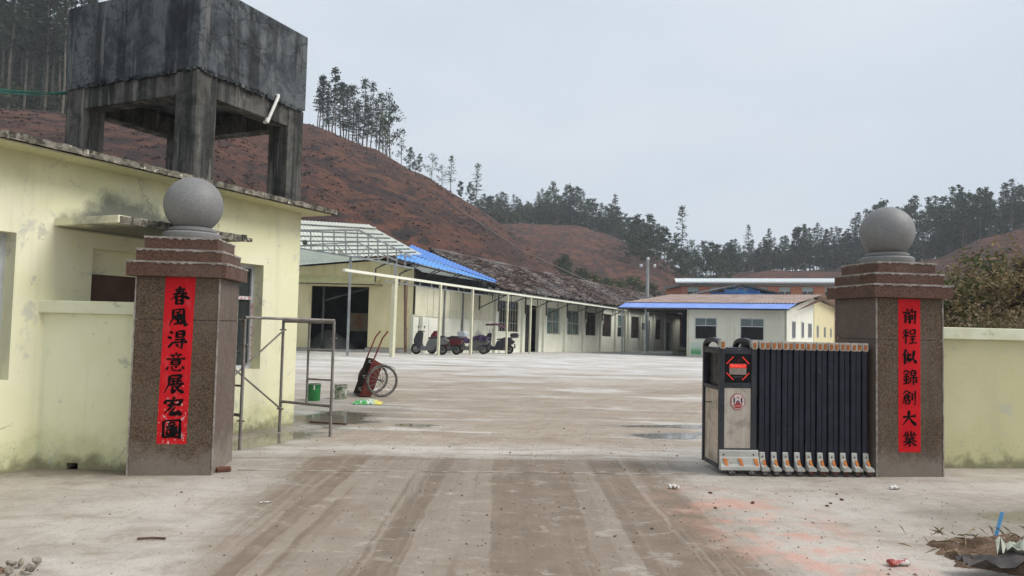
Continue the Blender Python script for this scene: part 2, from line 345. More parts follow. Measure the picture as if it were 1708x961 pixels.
def hill_material(name, soil1, soil2, dark, fresh, rot):
    t = NT(name); P = t.pos(); N = t.sep(t.n('ShaderNodeNewGeometry').outputs['Normal'])
    n1 = t.noise(P, 0.09, 5.0, 0.6); n2 = t.noise(P, 0.55, 6.0, 0.68); n3 = t.noise(P, 2.4, 5.0, 0.7)
    c = t.mix(t.ramp(n2, 0.36, 0.66), soil1, soil2)
    sl = t.noise(t.mapv(P, (0.55, 0.16, 0.35), rot=(0, 0, rot)), 1.0, 6.0, 0.7, 0.4)        # burnt slash lying along the slope
    c = t.mix(t.mul(t.ramp(sl, 0.49, 0.57), t.ramp(n1, 0.30, 0.58, 0.6, 1.0)), c, dark)
    c = t.mix(t.mul(t.ramp(n3, 0.53, 0.66), 0.85), c, dark)
    c = t.mix(t.mul(t.ramp(t.noise(t.mapv(P, (1, 1, 1), (5, 3, 8)), 0.22, 6.0, 0.72), 0.55, 0.66), 0.55), c, fresh)
    c = t.mix(t.mul(t.ramp(t.noise(P, 5.0, 3.0, 0.6), 0.64, 0.73), 0.4), c, (0.30, 0.235, 0.19))
    steep = t.ramp(N[2], 0.80, 0.55)                                                        # bare cut bank
    cut = t.mix(t.ramp(t.noise(t.mapv(P, (1.6, 1.6, 0.12)), 1.0, 5.0, 0.65), 0.38, 0.64), fresh, soil1)
    ter = t.math('SINE', t.math('ADD', t.mul(t.sep(P)[2], 3.6), t.mul(n1, 26.0)))
    c = t.mix(t.mul(t.ramp(ter, 0.35, 0.95), 0.34), c, dark)
    c = t.mix(t.mul(t.ramp(ter, -0.6, -0.98), 0.25), c, fresh)
    c = t.mix(t.mul(t.ramp(t.noise(P, 0.045, 4.0, 0.6, 0.5), 0.50, 0.60), 0.6), c, dark)
    c = t.mix(steep, c, cut)
    t.set(c, 0.95, 0, 0.15); t.bump(t.math('ADD', n3, t.mul(n2, 1.4)), 0.9, 0.5)
    return t.m
M_H1 = hill_material('red_soil_burnt_slope', (0.088, 0.044, 0.032), (0.150, 0.068, 0.046), (0.034, 0.026, 0.026), (0.20, 0.078, 0.046), 0.5)
M_H2 = hill_material('red_soil_far_slope', (0.115, 0.050, 0.035), (0.165, 0.072, 0.048), (0.045, 0.034, 0.030), (0.21, 0.085, 0.052), -0.3)
def hill_mesh(tab, s0, s1, ns, bank, amp, mat):
    qs = [0.0, 0.006, 0.013, 0.021, 0.03] + [0.03 + 0.97 * (i / 84.0) for i in range(1, 85)] + [1.02, 1.05, 1.1, 1.2, 1.3, 1.45, 1.7]
    m = MB(); n = ns + 1
    for i in range(n):
        s = s0 + (s1 - s0) * i / ns; yb, yc, zc = lerp_table(tab, s)
        for q in qs:
            Y = yb + (yc - yb) * q; x = s * Y; m.v.append((x, Y, hill_height(tab, x, Y, bank, amp if q > 0.01 else amp * 0.3)))
    k = len(qs)
    m.f = [(i * k + j, (i + 1) * k + j, (i + 1) * k + j + 1, i * k + j + 1) for i in range(ns) for j in range(k - 1)]
    return kind(m.build('hill', mat, smooth='all'), 'structure')
hill_mesh(H1, -1.3, 0.27, 300, 3.4, 0.55, M_H1)
hill_mesh(H2, -0.18, 0.5, 150, 2.5, 0.7, M_H2)
hill_mesh(H3, 0.12, 1.3, 170, 2.0, 0.7, M_H2)
# felled brushwood and stubble lying on the cleared slopes: nobody could count it
def brushwood(tab, s0, s1, n, bank, amp, seed, size, qmin=0.05):
    rnd = random.Random(seed); m = MB()
    for _ in range(n):
        s = rnd.uniform(s0, s1); yb, yc, zc = lerp_table(tab, s)
        if zc < 3: continue
        q = rnd.uniform(qmin, 1.0); Y = yb + (yc - yb) * q; x = s * Y
        cl = mnoise.noise((x * 0.06, Y * 0.06, 8.0))
        if cl < rnd.uniform(-0.5, 0.35): continue
        z = hill_height(tab, x, Y, bank, amp); r = size * rnd.uniform(0.5, 1.5)
        for k in range(rnd.randint(3, 6)):
            a = rnd.uniform(0, 6.28); l = r * rnd.uniform(0.5, 1.3); b = Vector((x + rnd.uniform(-r, r), Y + rnd.uniform(-r, r), z))
            d = Vector((math.cos(a) * l, math.sin(a) * l, rnd.uniform(0.0, 0.25) * r)); side = Vector((-math.sin(a), math.cos(a), rnd.uniform(-0.5, 0.5))) * r * rnd.uniform(0.1, 0.3)
            m.add([b - side, b + side, b + d + side * 0.3 + Vector((0, 0, -0.1)), b + d * 0.5 + Vector((0, 0, r * 0.22))], [(0, 1, 3), (1, 2, 3)])
    return m
M_BRUSH = pm('charred_brushwood', (0.040, 0.030, 0.027), (0.095, 0.058, 0.042), 1.2, rough=0.95, island=0.5)
o = brushwood(H1, -0.85, 0.15, 5000, 3.4, 0.55, 3, 0.30).build('brushwood', M_BRUSH); tag(o, 'dark felled brushwood strewn over the red slope behind the tiled building', 'brushwood', kind='stuff')
o = brushwood(H2, -0.08, 0.25, 2600, 2.5, 0.7, 4, 0.34).build('brushwood', M_BRUSH); tag(o, 'dark felled brushwood strewn over the rounded far red hill', 'brushwood', kind='stuff')
o = brushwood(H3, 0.45, 0.85, 1500, 2.0, 0.7, 5, 0.3).build('brushwood', M_BRUSH); tag(o, 'sparse dark brushwood on the red hill at right', 'brushwood', kind='stuff')
# ------------------------------------------------------------------ common materials
def plaster(name, base, alt, alg=0.6):
    t = NT(name); P = t.pos(); X, Y, Z = t.sep(P)
    c = t.mix(t.ramp(t.noise(P, 0.9, 5.0, 0.6), 0.38, 0.66), base, alt)
    c = t.mix(t.mul(t.ramp(t.noise(P, 5.5, 6.0, 0.7), 0.60, 0.74), 0.45), c, (0.46, 0.45, 0.34))
    low = t.ramp(t.math('ADD', Z, t.mul(t.math('SUBTRACT', t.noise(P, 2.2, 5.0, 0.65), 0.5), 1.3)), 0.55, 0.0)      # algae creeping up from the wet foot
    c = t.mix(t.mul(low, alg), c, (0.44, 0.45, 0.20))
    c = t.mix(t.mul(t.ramp(t.math('ADD', Z, t.mul(t.math('SUBTRACT', t.noise(P, 6.0, 5.0), 0.5), 0.5)), 0.20, 0.02), 0.75), c, (0.16, 0.145, 0.09))
    run = t.noise(t.mapv(P, (3.2, 3.2, 0.28)), 1.0, 5.0, 0.62)
    c = t.mix(t.mul(t.ramp(run, 0.52, 0.70), 0.26), c, (0.43, 0.42, 0.29))
    gs = t.mul(t.ramp(t.noise(t.mapv(P, (1, 1, 1), (3, 5, 1)), 1.6, 6.0, 0.72, 0.6), 0.555, 0.65), 0.6)
    c = t.mix(gs, c, (0.47, 0.48, 0.43))
    ed = t.voro(t.mix(0.35, P, t.noise(P, 1.7, 6.0, 0.7, 0, True)), 0.8, 'DISTANCE_TO_EDGE'); crk = t.mul(t.ramp(ed, 0.001, 0.007, 1.0, 0.0), t.ramp(t.noise(P, 0.7, 2.0), 0.5, 0.58))
    c = t.mix(t.mul(crk, 0.6), c, (0.24, 0.22, 0.14))
    sp = t.mul(t.ramp(t.noise(P, 30.0, 4.0, 0.7), 0.60, 0.66), t.ramp(Z, 0.5, 0.05)); c = t.mix(t.mul(sp, 0.65), c, (0.20, 0.165, 0.12))
    pe = t.ramp(t.noise(t.mapv(P, (1, 1, 1), (9, 2, 5)), 3.4, 7.0, 0.74, 0.3), 0.625, 0.645); c = t.mix(t.mul(pe, 0.55), c, (0.42, 0.41, 0.36))
    t.set(c, 0.85, 0, 0.25); t.bump(t.math('ADD', t.math('ADD', t.mul(t.noise(P, 55.0, 4.0), 0.5), t.noise(P, 3.0, 5.0)), t.mul(crk, -0.5)), 0.28, 0.02)
    return t
Tgh = plaster('pale_yellow_plaster_gatehouse', (0.76, 0.735, 0.475), (0.80, 0.775, 0.56))
# soot-like mould fan on the wall above the door canopy, and eave shade painted in olive under the roof slab
def mould_and_eave_shade(t):
    src = t.b.inputs['Base Color'].links[0].from_socket
    P = t.pos(); X, Y, Z = t.sep(P)
    al = t.math('ADD', t.mul(t.math('ADD', X, 3.39), 0.407), t.mul(t.math('SUBTRACT', Y, 11.73), 0.914))   # metres along the wall
    nn = t.mul(t.math('SUBTRACT', t.noise(P, 2.6, 6.0, 0.65), 0.5), 1.0)
    a = t.math('DIVIDE', t.math('SUBTRACT', al, -3.0), 1.0); b = t.math('DIVIDE', t.math('SUBTRACT', Z, 2.62), 0.48)
    r = t.math('ADD', t.math('SQRT', t.math('ADD', t.mul(a, a), t.mul(b, b))), nn)
    m = t.mul(t.ramp(r, 0.70, 1.15, 1.0, 0.0), t.ramp(Z, 2.58, 2.62))
    c = t.mix(t.mul(m, 0.9), src, (0.13, 0.135, 0.115))
    c = t.mix(t.mul(t.ramp(t.math('ADD', Z, t.mul(nn, 0.55)), 2.95, 3.45), 0.5), c, (0.36, 0.34, 0.17))
    t.put(t.b.inputs['Base Color'], c); return t.m
M_GH = mould_and_eave_shade(Tgh)
M_WALLY = plaster('pale_yellow_plaster_boundary', (0.76, 0.76, 0.52), (0.80, 0.80, 0.59)).m
M_WALLR = plaster('pale_yellow_plaster_right_wall', (0.58, 0.54, 0.315), (0.63, 0.59, 0.36), 0.25).m
M_COPE = pm('cream_coping', (0.74, 0.74, 0.55), (0.66, 0.66, 0.46), 3.0, rough=0.8, bump=0.15, stains=[((0.40, 0.40, 0.27), 4.0, 0.58, 0.72)])
M_SLABEDGE = pm('weathered_concrete_edge', (0.15, 0.135, 0.105), (0.27, 0.25, 0.20), 7.0, rough=0.95, bump=0.8, bscale=45, stains=[((0.06, 0.055, 0.045), 9.0, 0.48, 0.6), ((0.56, 0.55, 0.44), 14.0, 0.6, 0.68)])
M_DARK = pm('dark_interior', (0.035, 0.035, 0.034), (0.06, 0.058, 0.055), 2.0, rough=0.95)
M_BROWNDOOR = pm('brown_door_panel', (0.085, 0.045, 0.032), (0.11, 0.06, 0.045), 3.0, rough=0.6)
M_ALU = pm('white_window_frame', (0.55, 0.57, 0.58), (0.48, 0.5, 0.51), 6.0, rough=0.4, spec=0.5)
M_TAPE = pm('red_lettered_protective_tape', (0.62, 0.60, 0.60), (0.45, 0.04, 0.06), 34.0, 0.52, 0.56, rough=0.5)
def glass_mat(name, tint=(0.03, 0.035, 0.035), rough=0.06):
    t = NT(name); P = t.pos(); c = t.mix(t.ramp(t.noise(P, 1.1, 4.0), 0.35, 0.65), tint, tuple(min(1, q * 1.9) for q in tint))
    t.set(c, rough, 0.0, 0.6); return t.m
M_GLASS = glass_mat('dusty_dark_glass')
M_GLASSG = glass_mat('dusty_green_grey_glass', (0.115, 0.155, 0.14), 0.15)
M_STEELP = pm('grey_painted_steel', (0.30, 0.31, 0.31), (0.22, 0.22, 0.22), 5.0, rough=0.5, metal=0.4, stains=[((0.17, 0.09, 0.05), 8.0, 0.62, 0.7)])

# ------------------------------------------------------------------ gatehouse on the left
gh = thing('gatehouse', 'pale yellow flat-roofed gatehouse with a mouldy door canopy, left of the gate', 'building', (-3.39, 11.73, 0), (0, 0, R_(66)))
holes = [(-2.30, -0.79, 0.91, 2.45), (-3.55, -2.55, 0.0, 2.42), (-5.9, -4.42, 0.96, 2.49)]
m = wall_mesh(MB(), -10.0, 0.0, -0.1, 3.36, holes, 0.0, 0.26)
m.box(-0.001, -0.26, 0.262, 5.0, -0.1, 3.355); m.box(-10, -0.27, 4.75, 5.0, -0.1, 3.355)
m.build('wall', M_GH, gh)
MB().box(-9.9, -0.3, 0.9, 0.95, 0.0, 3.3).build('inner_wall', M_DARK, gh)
rs = MB()
nseg = 260                                                               # ragged front edge of the roof slab
top = []
rnd = random.Random(11)
for i in range(nseg + 1):
    x = -10.4 + (10.4 + 0.36) * i / nseg; j = 0.02 * mnoise.noise((x * 5, 0, 0)) + rnd.uniform(-0.003, 0.003); j2 = 0.014 * mnoise.noise((x * 7, 3, 0))
    top.append((x, -0.42 + j, 3.435 + j2, 3.362 + rnd.uniform(-0.004, 0.004)))
for (x, y, zt, zb), (x2, y2, zt2, zb2) in zip(top, top[1:]):
    rs.add([(x, y, zb), (x2, y2, zb2), (x2, y2, zt2), (x, y, zt), (x, 5.3, 3.45), (x2, 5.3, 3.45), (x, 5.3, 3.362), (x2, 5.3, 3.362)], [(0, 1, 2, 3), (3, 2, 5, 4), (4, 5, 7, 6)])
e = top[-1]; rs.add([(e[0], e[1], e[3]), (e[0], 5.3, 3.362), (e[0], 5.3, 3.46), (e[0], e[1], e[2])], [(0, 1, 2, 3)])
roof = rs.build('roof_slab', M_SLABEDGE, gh)
MB().box(-10.4, 0.30, -0.36, 4.9, 3.345, 3.3615).build('soffit', M_GH, roof)
can = MB().box(-4.02, -2.22, -1.0, 0.02, 2.62, 2.70).build('door_canopy', M_GH, gh, bevel=0.008)
m = MB(); rnd = random.Random(4)
for i in range(26):
    x = -4.0 + i * 0.0685; m.box(x, x + 0.07, -1.0 - rnd.uniform(0.004, 0.03), -0.99, 2.615 + rnd.uniform(-0.008, 0.006), 2.70 + rnd.uniform(-0.02, 0.004))
m.tube([(-2.23, -0.96, 2.66), (-2.14, -0.97, 2.65), (-2.10, -0.99, 2.655)], 0.028, 6)
kind(m.build('broken_edge', M_SLABEDGE, can), 'stuff')
def gh_window(x0, x1, z0, z1, y, parent, tape=True):
    wn = MB()
    f = 0.055
    for a in ((x0, x1, z0, z0 + f), (x0, x1, z1 - f, z1), (x0, x0 + f, z0 + f, z1 - f), (x1 - f, x1, z0 + f, z1 - f), (x0 + f, x1 - f, z1 - 0.52, z1 - 0.47), ((x0 + x1) / 2 - 0.03, (x0 + x1) / 2 + 0.03, z0 + f, z1 - 0.52)):
        wn.box(a[0], a[1], y, y + 0.07, a[2], a[3])
    w_ = wn.build('window', M_ALU, parent)
    MB().box(x0 + f, (x0 + x1) / 2 - 0.03, y + 0.03, y + 0.036, z0 + f, z1 - 0.52).build('pane', M_GLASS, w_)
    MB().box((x0 + x1) / 2 + 0.03, x1 - f, y + 0.03, y + 0.036, z0 + f, z1 - 0.52).build('pane', M_GLASS, w_)
    MB().box(x0 + f, x1 - f, y + 0.03, y + 0.036, z1 - 0.47, z1 - f).build('pane', M_GLASS, w_)
    if tape:
        MB().box(x1 - f + 0.008, x1 - 0.008, y - 0.003, y - 0.001, z0 + 0.1, z1 - 0.56).build('protective_tape', M_TAPE, w_)
        MB().box(x0 + f, x1 - 0.06, y - 0.003, y - 0.001, z1 - 0.515, z1 - 0.475).build('protective_tape', M_TAPE, w_)
gh_window(-2.30, -0.79, 0.91, 2.45, 0.17, gh)
gh_window(-5.9, -4.42, 0.96, 2.49, 0.17, gh, False)
MB().box(-3.55, -2.55, 0.16, 0.22, 0.02, 2.13).build('door', M_BROWNDOOR, gh, bevel=0.004)
MB().box(-3.55, -2.55, 0.15, 0.24, 2.131, 2.42).build('transom', M_GH, gh)

# ------------------------------------------------------------------ boundary walls
lw = thing('boundary_wall', 'low pale green-yellow wall with a cream coping left of the red-bannered pillar', 'wall', (-5.34, 8.0, 0))
m = wall_mesh(MB(), 0, 1.46, -0.1, 1.66, [(0.62, 0.74, 0.0, 0.065)], 0.0, 0.24); m.build('wall_body', M_WALLY, lw)
MB().box(0.60, 0.76, 0.2, 0.235, -0.05, 0.08).build('drain_hole', M_DARK, lw)
MB().box(0.02, 1.47, -0.06, 0.30, 1.662, 1.80).build('coping', M_COPE, lw, bevel=0.012)
rw = thing('boundary_wall', 'long pale yellow wall with a cream coping right of the gate pillar', 'wall', (5.02, 9.22, 0), (0, 0, R_(6.2)))
MB().box(0.05, 9.0, 0.0, 0.24, -0.1, 1.60).build('wall_body', M_WALLR, rw)
MB().box(0.0, 9.05, -0.07, 0.31, 1.602, 1.75).build('coping', M_COPE, rw, bevel=0.012)

# ------------------------------------------------------------------ gate pillars
def granite(name, c1, c2, c3):
    t = NT(name); P = t.pos(); v1 = t.voro(P, 95.0, 'F1', 'Color'); g = t.sep(v1)[0]
    c = t.mix(t.ramp(g, 0.1, 0.9), c1, c2); c = t.mix(t.ramp(t.noise(P, 95.0, 3.0), 0.60, 0.70), c, c3)
    c = t.mix(t.mul(t.ramp(t.noise(P, 1.6, 5.0, 0.65), 0.42, 0.66), 0.45), c, (0.15, 0.118, 0.093))
    c = t.mix(t.mul(t.ramp(t.noise(t.mapv(P, (5, 5, 0.5)), 1.0, 5.0, 0.65), 0.52, 0.68), 0.35), c, (0.055, 0.043, 0.036))
    Z = t.sep(P)[2]
    low = t.mul(t.ramp(t.math('ADD', Z, t.mul(t.math('SUBTRACT', t.noise(P, 4.0, 5.0, 0.7), 0.5), 0.8)), 0.42, 0.05), 0.55)
    c = t.mix(low, c, (0.29, 0.25, 0.21))
    sp = t.mul(t.ramp(t.noise(P, 17.0, 5.0, 0.75), 0.64, 0.70), t.ramp(Z, 0.75, 0.2)); c = t.mix(t.mul(sp, 0.7), c, (0.45, 0.42, 0.38))
    t.set(c, t.ramp(t.noise(P, 7.0, 4.0), 0.3, 0.7, 0.36, 0.58), 0, 0.25); t.bump(t.noise(P, 70.0, 3.0), 0.06, 0.01); return t.m
M_GRAN = granite('brown_speckled_granite', (0.046, 0.028, 0.017), (0.145, 0.094, 0.058), (0.23, 0.18, 0.13))
M_GRANS = granite('brown_speckled_granite_lit_side', (0.085, 0.060, 0.049), (0.165, 0.122, 0.098), (0.24, 0.20, 0.17))  # lighter granite for the pillar sides: their brighter light is in the colour
M_GRANC = granite('red_brown_granite_steps', (0.062, 0.028, 0.018), (0.135, 0.068, 0.045), (0.22, 0.15, 0.11))
M_JOINT = pm('pale_granite_grout', (0.36, 0.325, 0.295), (0.22, 0.19, 0.165), 12.0, rough=0.9, bump=0.3)
def ball_material():
    t = NT('grey_granite_ball'); P = t.pos(); g = t.sep(t.voro(P, 120.0, 'F1', 'Color'))[0]
    c = t.mix(t.ramp(g, 0.05, 0.95), (0.175, 0.173, 0.17), (0.235, 0.232, 0.228)); c = t.mix(t.ramp(t.noise(P, 160.0, 2.0), 0.6, 0.7), c, (0.11, 0.11, 0.108))
    c = t.mix(t.mul(t.ramp(t.noise(P, 3.0, 5.0, 0.6), 0.45, 0.7), 0.3), c, (0.17, 0.16, 0.14))
    t.set(c, 0.55, 0, 0.4); t.bump(t.noise(P, 110.0, 3.0), 0.12, 0.01); return t.m
M_BALL = ball_material()
def gate_pillar(loc, label, seam):
    p = thing('gate_pillar', label, 'pillar', loc, (0, 0, R_(7.5)))
    W = 0.82
    MB().box(0.012, W - 0.012, 0.012, W - 0.012, -0.05, 2.05).build('core', M_JOINT, p)
    g = 0.004
    for k, (z0, z1) in enumerate(((-0.02, seam - g), (seam + g, 2.07))):     # facing slabs, open joints between
        MB().box(0.0, W, -0.012, 0.011, z0, z1).build('facing_slab', M_GRAN, p, bevel=0.003, seg=1)
        MB().box(0.0, W, W - 0.011, W + 0.012, z0, z1).build('facing_slab', M_GRAN, p, bevel=0.003, seg=1)
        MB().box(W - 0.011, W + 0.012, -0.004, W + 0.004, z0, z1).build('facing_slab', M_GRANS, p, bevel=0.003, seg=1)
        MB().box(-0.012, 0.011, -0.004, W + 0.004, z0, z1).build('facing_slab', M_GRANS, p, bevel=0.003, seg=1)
    z = 2.072
    for hw, h in ((0.50, 0.162), (0.432, 0.135), (0.372, 0.135)):
        st = MB().box(W / 2 - hw, W / 2 + hw, W / 2 - hw, W / 2 + hw, z, z + h - 0.016).build('cap_step', M_GRANC, p, bevel=0.004, seg=1)
        m = MB(); rnd = random.Random(int(hw * 1000) + int(loc[0] * 10))      # mortar smeared unevenly along the top arris
        n = 26
        for side in range(4):
            for i in range(n):
                a = -hw - 0.006 + (2 * hw + 0.012) * i / n; b = a + (2 * hw + 0.012) / n; d = rnd.uniform(0.001, 0.016) if rnd.random() < 0.6 else 0.003
                mt = Matrix.Translation((W / 2, W / 2, 0)) @ Matrix.Rotation(side * math.pi / 2, 4, 'Z')
                m.box(a, b, -hw - 0.007, -hw + 0.05, z + h - 0.016 - d, z + h - 0.001, mt)
        m.box(W / 2 - hw + 0.045, W / 2 + hw - 0.045, W / 2 - hw + 0.045, W / 2 + hw - 0.045, z + h - 0.015, z + h - 0.001)
        kind(m.build('mortar_edge', M_JOINT, st), 'stuff')
        z += h
    mt = Matrix.Translation((W / 2, W / 2, z))
    MB().lathe([(0.30, 0.0), (0.305, 0.012), (0.305, 0.065), (0.285, 0.082), (0.235, 0.088), (0.245, 0.10), (0.245, 0.125), (0.21, 0.14)], 40, mt).build('ball_plinth', M_BALL, p, smooth=30)
    prof = [(0.312 * math.sin(math.pi * i / 28), 0.395 - 0.312 * math.cos(math.pi * i / 28)) for i in range(1, 28)]
    MB().lathe(prof, 48, mt).build('stone_ball', M_BALL, p, smooth='all')
    m = MB(); ez = [(x, y) for x in (-0.010, W + 0.010) for y in (-0.010, W + 0.010)]
    for x, y in ez: m.box(x - 0.007, x + 0.007, y - 0.007, y + 0.007, 0.0, 2.07)
    kind(m.build('corner_grout', M_JOINT, p), 'stuff')
    return p
gpL = gate_pillar((-3.93, 7.75, 0), 'brown granite gate pillar with grey stone ball, left of the driveway', 1.62)
gpR = gate_pillar((4.255, 8.61, 0), 'brown granite gate pillar with grey stone ball, beside the folding gate', 1.58)
# small brick chip at the foot of the left pillar
M_BRICKC = pm('broken_red_brick', (0.13, 0.06, 0.042), (0.20, 0.10, 0.072), 9.0, rough=0.95, bump=0.4)
tag(MB().box(-0.075, 0.075, -0.045, 0.045, 0, 0.045).build('brick', M_BRICKC, None, bevel=0.012, loc=(-3.06, 8.05, 0.005), rot=(0.08, 0, 0.5)), 'broken red-brown brick at the foot of the left gate pillar', 'brick')

# ------------------------------------------------------------------ red couplets with brush lettering
STROKES = {
 'spring': [[(26,20),(74,15)],[(30,31),(70,27)],[(16,43),(84,37)],[(50,2),(46,30),(30,54),(4,72)],[(52,36),(70,52),(99,64)],[(34,55),(35,96)],[(34,55),(64,52),(64,97)],[(36,74),(62,72)],[(36,92),(62,91)]],
 'wind': [[(25,8),(24,55),(6,92)],[(25,10),(76,5),(77,60),(86,88),(99,80)],[(36,24),(62,18)],[(36,38),(36,60)],[(36,38),(66,35),(66,58)],[(36,60),(66,57)],[(50,24),(50,80)],[(30,82),(70,76)],[(64,66),(72,82)]],
 'gain': [[(12,8),(28,18)],[(4,35),(22,44)],[(8,90),(30,62)],[(46,8),(46,38)],[(46,8),(82,4),(80,36)],[(46,22),(80,20)],[(46,37),(80,35)],[(38,50),(88,46)],[(32,64),(99,58)],[(74,48),(74,94),(58,86)],[(46,72),(56,84)]],
 'mind': [[(48,1),(54,10)],[(22,16),(78,12)],[(34,20),(40,28)],[(64,17),(58,27)],[(4,36),(96,31)],[(30,42),(30,64)],[(30,42),(70,40),(69,64)],[(30,53),(69,51)],[(30,64),(69,63)],[(14,74),(6,92)],[(32,72),(36,92),(72,95),(75,84)],[(50,70),(56,80)],[(80,70),(94,85)]],
 'unfold': [[(26,8),(80,4),(78,22)],[(28,22),(78,20)],[(26,8),(24,52),(2,97)],[(34,36),(86,32)],[(46,26),(46,50)],[(66,25),(66,50)],[(28,52),(97,46)],[(42,52),(42,92),(60,78)],[(84,54),(62,66)],[(50,56),(74,80),(99,93)]],
 'grand': [[(48,1),(54,12)],[(12,20),(7,38)],[(12,22),(92,16),(80,33)],[(20,44),(84,38)],[(46,24),(38,54),(6,86)],[(58,52),(34,90),(82,82)],[(70,68),(90,96)]],
 'plan': [[(10,10),(10,95)],[(10,10),(90,6),(90,98),(79,92)],[(10,92),(88,90)],[(36,20),(64,18),(64,32)],[(36,20),(36,33),(64,32)],[(22,42),(78,40)],[(50,33),(50,48)],[(28,52),(72,50),(72,80)],[(28,52),(28,81),(72,80)],[(40,61),(60,60),(60,71),(40,72)]],
 'front': [[(30,2),(40,16)],[(70,0),(60,16)],[(3,27),(97,20)],[(20,36),(20,93)],[(20,36),(50,33),(50,91),(41,86)],[(22,52),(48,50)],[(22,68),(48,66)],[(66,38),(66,72)],[(86,30),(86,96),(73,88)]],
 'journey': [[(40,4),(10,14)],[(4,28),(47,22)],[(26,10),(26,97)],[(24,34),(3,63)],[(28,36),(44,50)],[(56,8),(56,36)],[(56,8),(90,5),(88,34)],[(56,35),(88,33)],[(52,50),(94,46)],[(56,68),(90,65)],[(72,48),(72,90)],[(46,92),(100,87)]],
 'like': [[(30,2),(4,46)],[(20,30),(20,97)],[(40,20),(40,72),(58,56)],[(50,30),(58,43)],[(82,8),(76,50),(44,92)],[(72,58),(99,88)]],
 'brocade': [[(28,2),(4,30)],[(28,4),(48,22)],[(14,32),(42,30)],[(8,48),(46,45)],[(27,30),(27,88)],[(12,58),(17,74)],[(42,55),(36,72)],[(4,92),(48,84)],[(74,0),(66,8)],[(58,10),(58,38)],[(58,10),(90,8),(90,37)],[(58,23),(90,22)],[(58,37),(90,36)],[(54,52),(54,82)],[(54,52),(96,49),(95,80),(87,76)],[(75,38),(75,100)]],
 'create': [[(32,2),(4,30)],[(32,4),(62,24)],[(20,28),(46,26)],[(18,38),(50,36),(48,52)],[(20,46),(48,45)],[(18,38),(16,64),(4,90)],[(22,54),(48,53)],[(26,64),(26,90)],[(26,64),(52,62),(50,88)],[(26,88),(51,87)],[(70,20),(70,66)],[(90,4),(90,96),(77,88)]],
 'big': [[(6,42),(94,34)],[(48,1),(44,46),(3,95)],[(48,44),(70,72),(99,93)]],
 'enterprise': [[(38,2),(38,24)],[(60,0),(60,24)],[(18,8),(26,22)],[(84,6),(74,22)],[(5,29),(95,24)],[(32,32),(38,42)],[(68,30),(60,41)],[(16,46),(84,42)],[(22,56),(78,53)],[(5,68),(95,63)],[(50,42),(50,99)],[(46,68),(5,95)],[(54,68),(97,93)]]}
def brush_char(key, size, seed):
    rnd = random.Random(seed); m = MB(); k = len(STROKES[key]); wd = 19.0 if k <= 8 else (15.0 if k <= 11 else 12.0)
    for si, st in enumerate(STROKES[key]):
        pts = []
        for (x0, y0), (x1, y1) in zip(st, st[1:]):
            n = max(3, int(math.hypot(x1 - x0, y1 - y0) / 6))
            pts += [(x0 + (x1 - x0) * i / n, y0 + (y1 - y0) * i / n) for i in range(n)]
        pts.append(st[-1]); N = len(pts)
        L = sum(math.hypot(b[0] - a[0], b[1] - a[1]) for a, b in zip(pts, pts[1:]))
        dx, dy = pts[-1][0] - pts[0][0], pts[-1][1] - pts[0][1]
        hor = abs(dx) > 2.2 * abs(dy); diag_r = dx > 12 and dy > 12; diag_l = dx < -12 and dy > 12
        V = []
        for i, (x, y) in enumerate(pts):
            a = pts[max(0, i - 1)]; b = pts[min(N - 1, i + 1)]; tx, ty = b[0] - a[0], b[1] - a[1]; l = math.hypot(tx, ty) or 1
            nx_, ny_ = -ty / l, tx / l; t = i / (N - 1)
            if diag_r: ww = wd * (0.45 + 0.95 * t) * (1 if t < 0.85 else (1 - t) / 0.15 * 0.8 + 0.2)
            elif diag_l: ww = wd * (1.15 - 0.95 * t)
            elif hor: ww = wd * (0.85 - 0.35 * math.sin(math.pi * t) + (0.15 if t > 0.8 else 0))
            else: ww = wd * (1.1 - 0.25 * math.sin(math.pi * t)) * (1.0 if t < 0.9 else 0.75)
            if t == 0: ww *= 0.6
            ww *= rnd.uniform(0.88, 1.12)
            V += [((x + nx_ * ww / 2 - 50) / 100 * size, -0.0003 * si, -(y + ny_ * ww / 2 - 50) / 100 * size), ((x - nx_ * ww / 2 - 50) / 100 * size, -0.0003 * si, -(y - ny_ * ww / 2 - 50) / 100 * size)]
        m.add(V, [(2 * i, 2 * i + 2, 2 * i + 3, 2 * i + 1) for i in range(N - 1)])
    return m
def red_paper(name, worn):
    t = NT(name); P = t.pos(); Z = t.sep(P)[2]
    c = t.mix(t.ramp(t.noise(P, 3.0, 4.0), 0.35, 0.7), (0.52, 0.008, 0.014), (0.62, 0.014, 0.02))
    if worn:
        fade = t.ramp(Z, 1.9, 0.45, 0.0, 1.0)
        tear = t.noise(t.mapv(P, (1, 1, 0.5)), 26.0, 6.0, 0.78)
        thr = t.math('SUBTRACT', 0.70, t.mul(t.mul(fade, fade), 0.13))
        c = t.mix(t.math('GREATER_THAN', tear, thr), c, (0.62, 0.52, 0.50))
        c = t.mix(t.mul(t.ramp(t.noise(t.mapv(P, (1, 1, 0.3)), 9.0, 5.0, 0.7), 0.52, 0.7), 0.25), c, (0.70, 0.16, 0.17))
    else:
        c = t.mix(t.math('GREATER_THAN', t.noise(t.mapv(P, (1, 1, 0.4)), 24.0, 5.0, 0.75), 0.745), c, (0.62, 0.5, 0.48))
    t.set(c, 0.55, 0, 0.12); t.bump(t.noise(t.mapv(P, (1, 1, 0.35)), 14.0, 4.0), 0.12, 0.01); return t.m
M_INK = pm('black_brush_ink', (0.004, 0.004, 0.004), (0.009, 0.008, 0.008), 20.0, rough=0.6, spec=0.05)
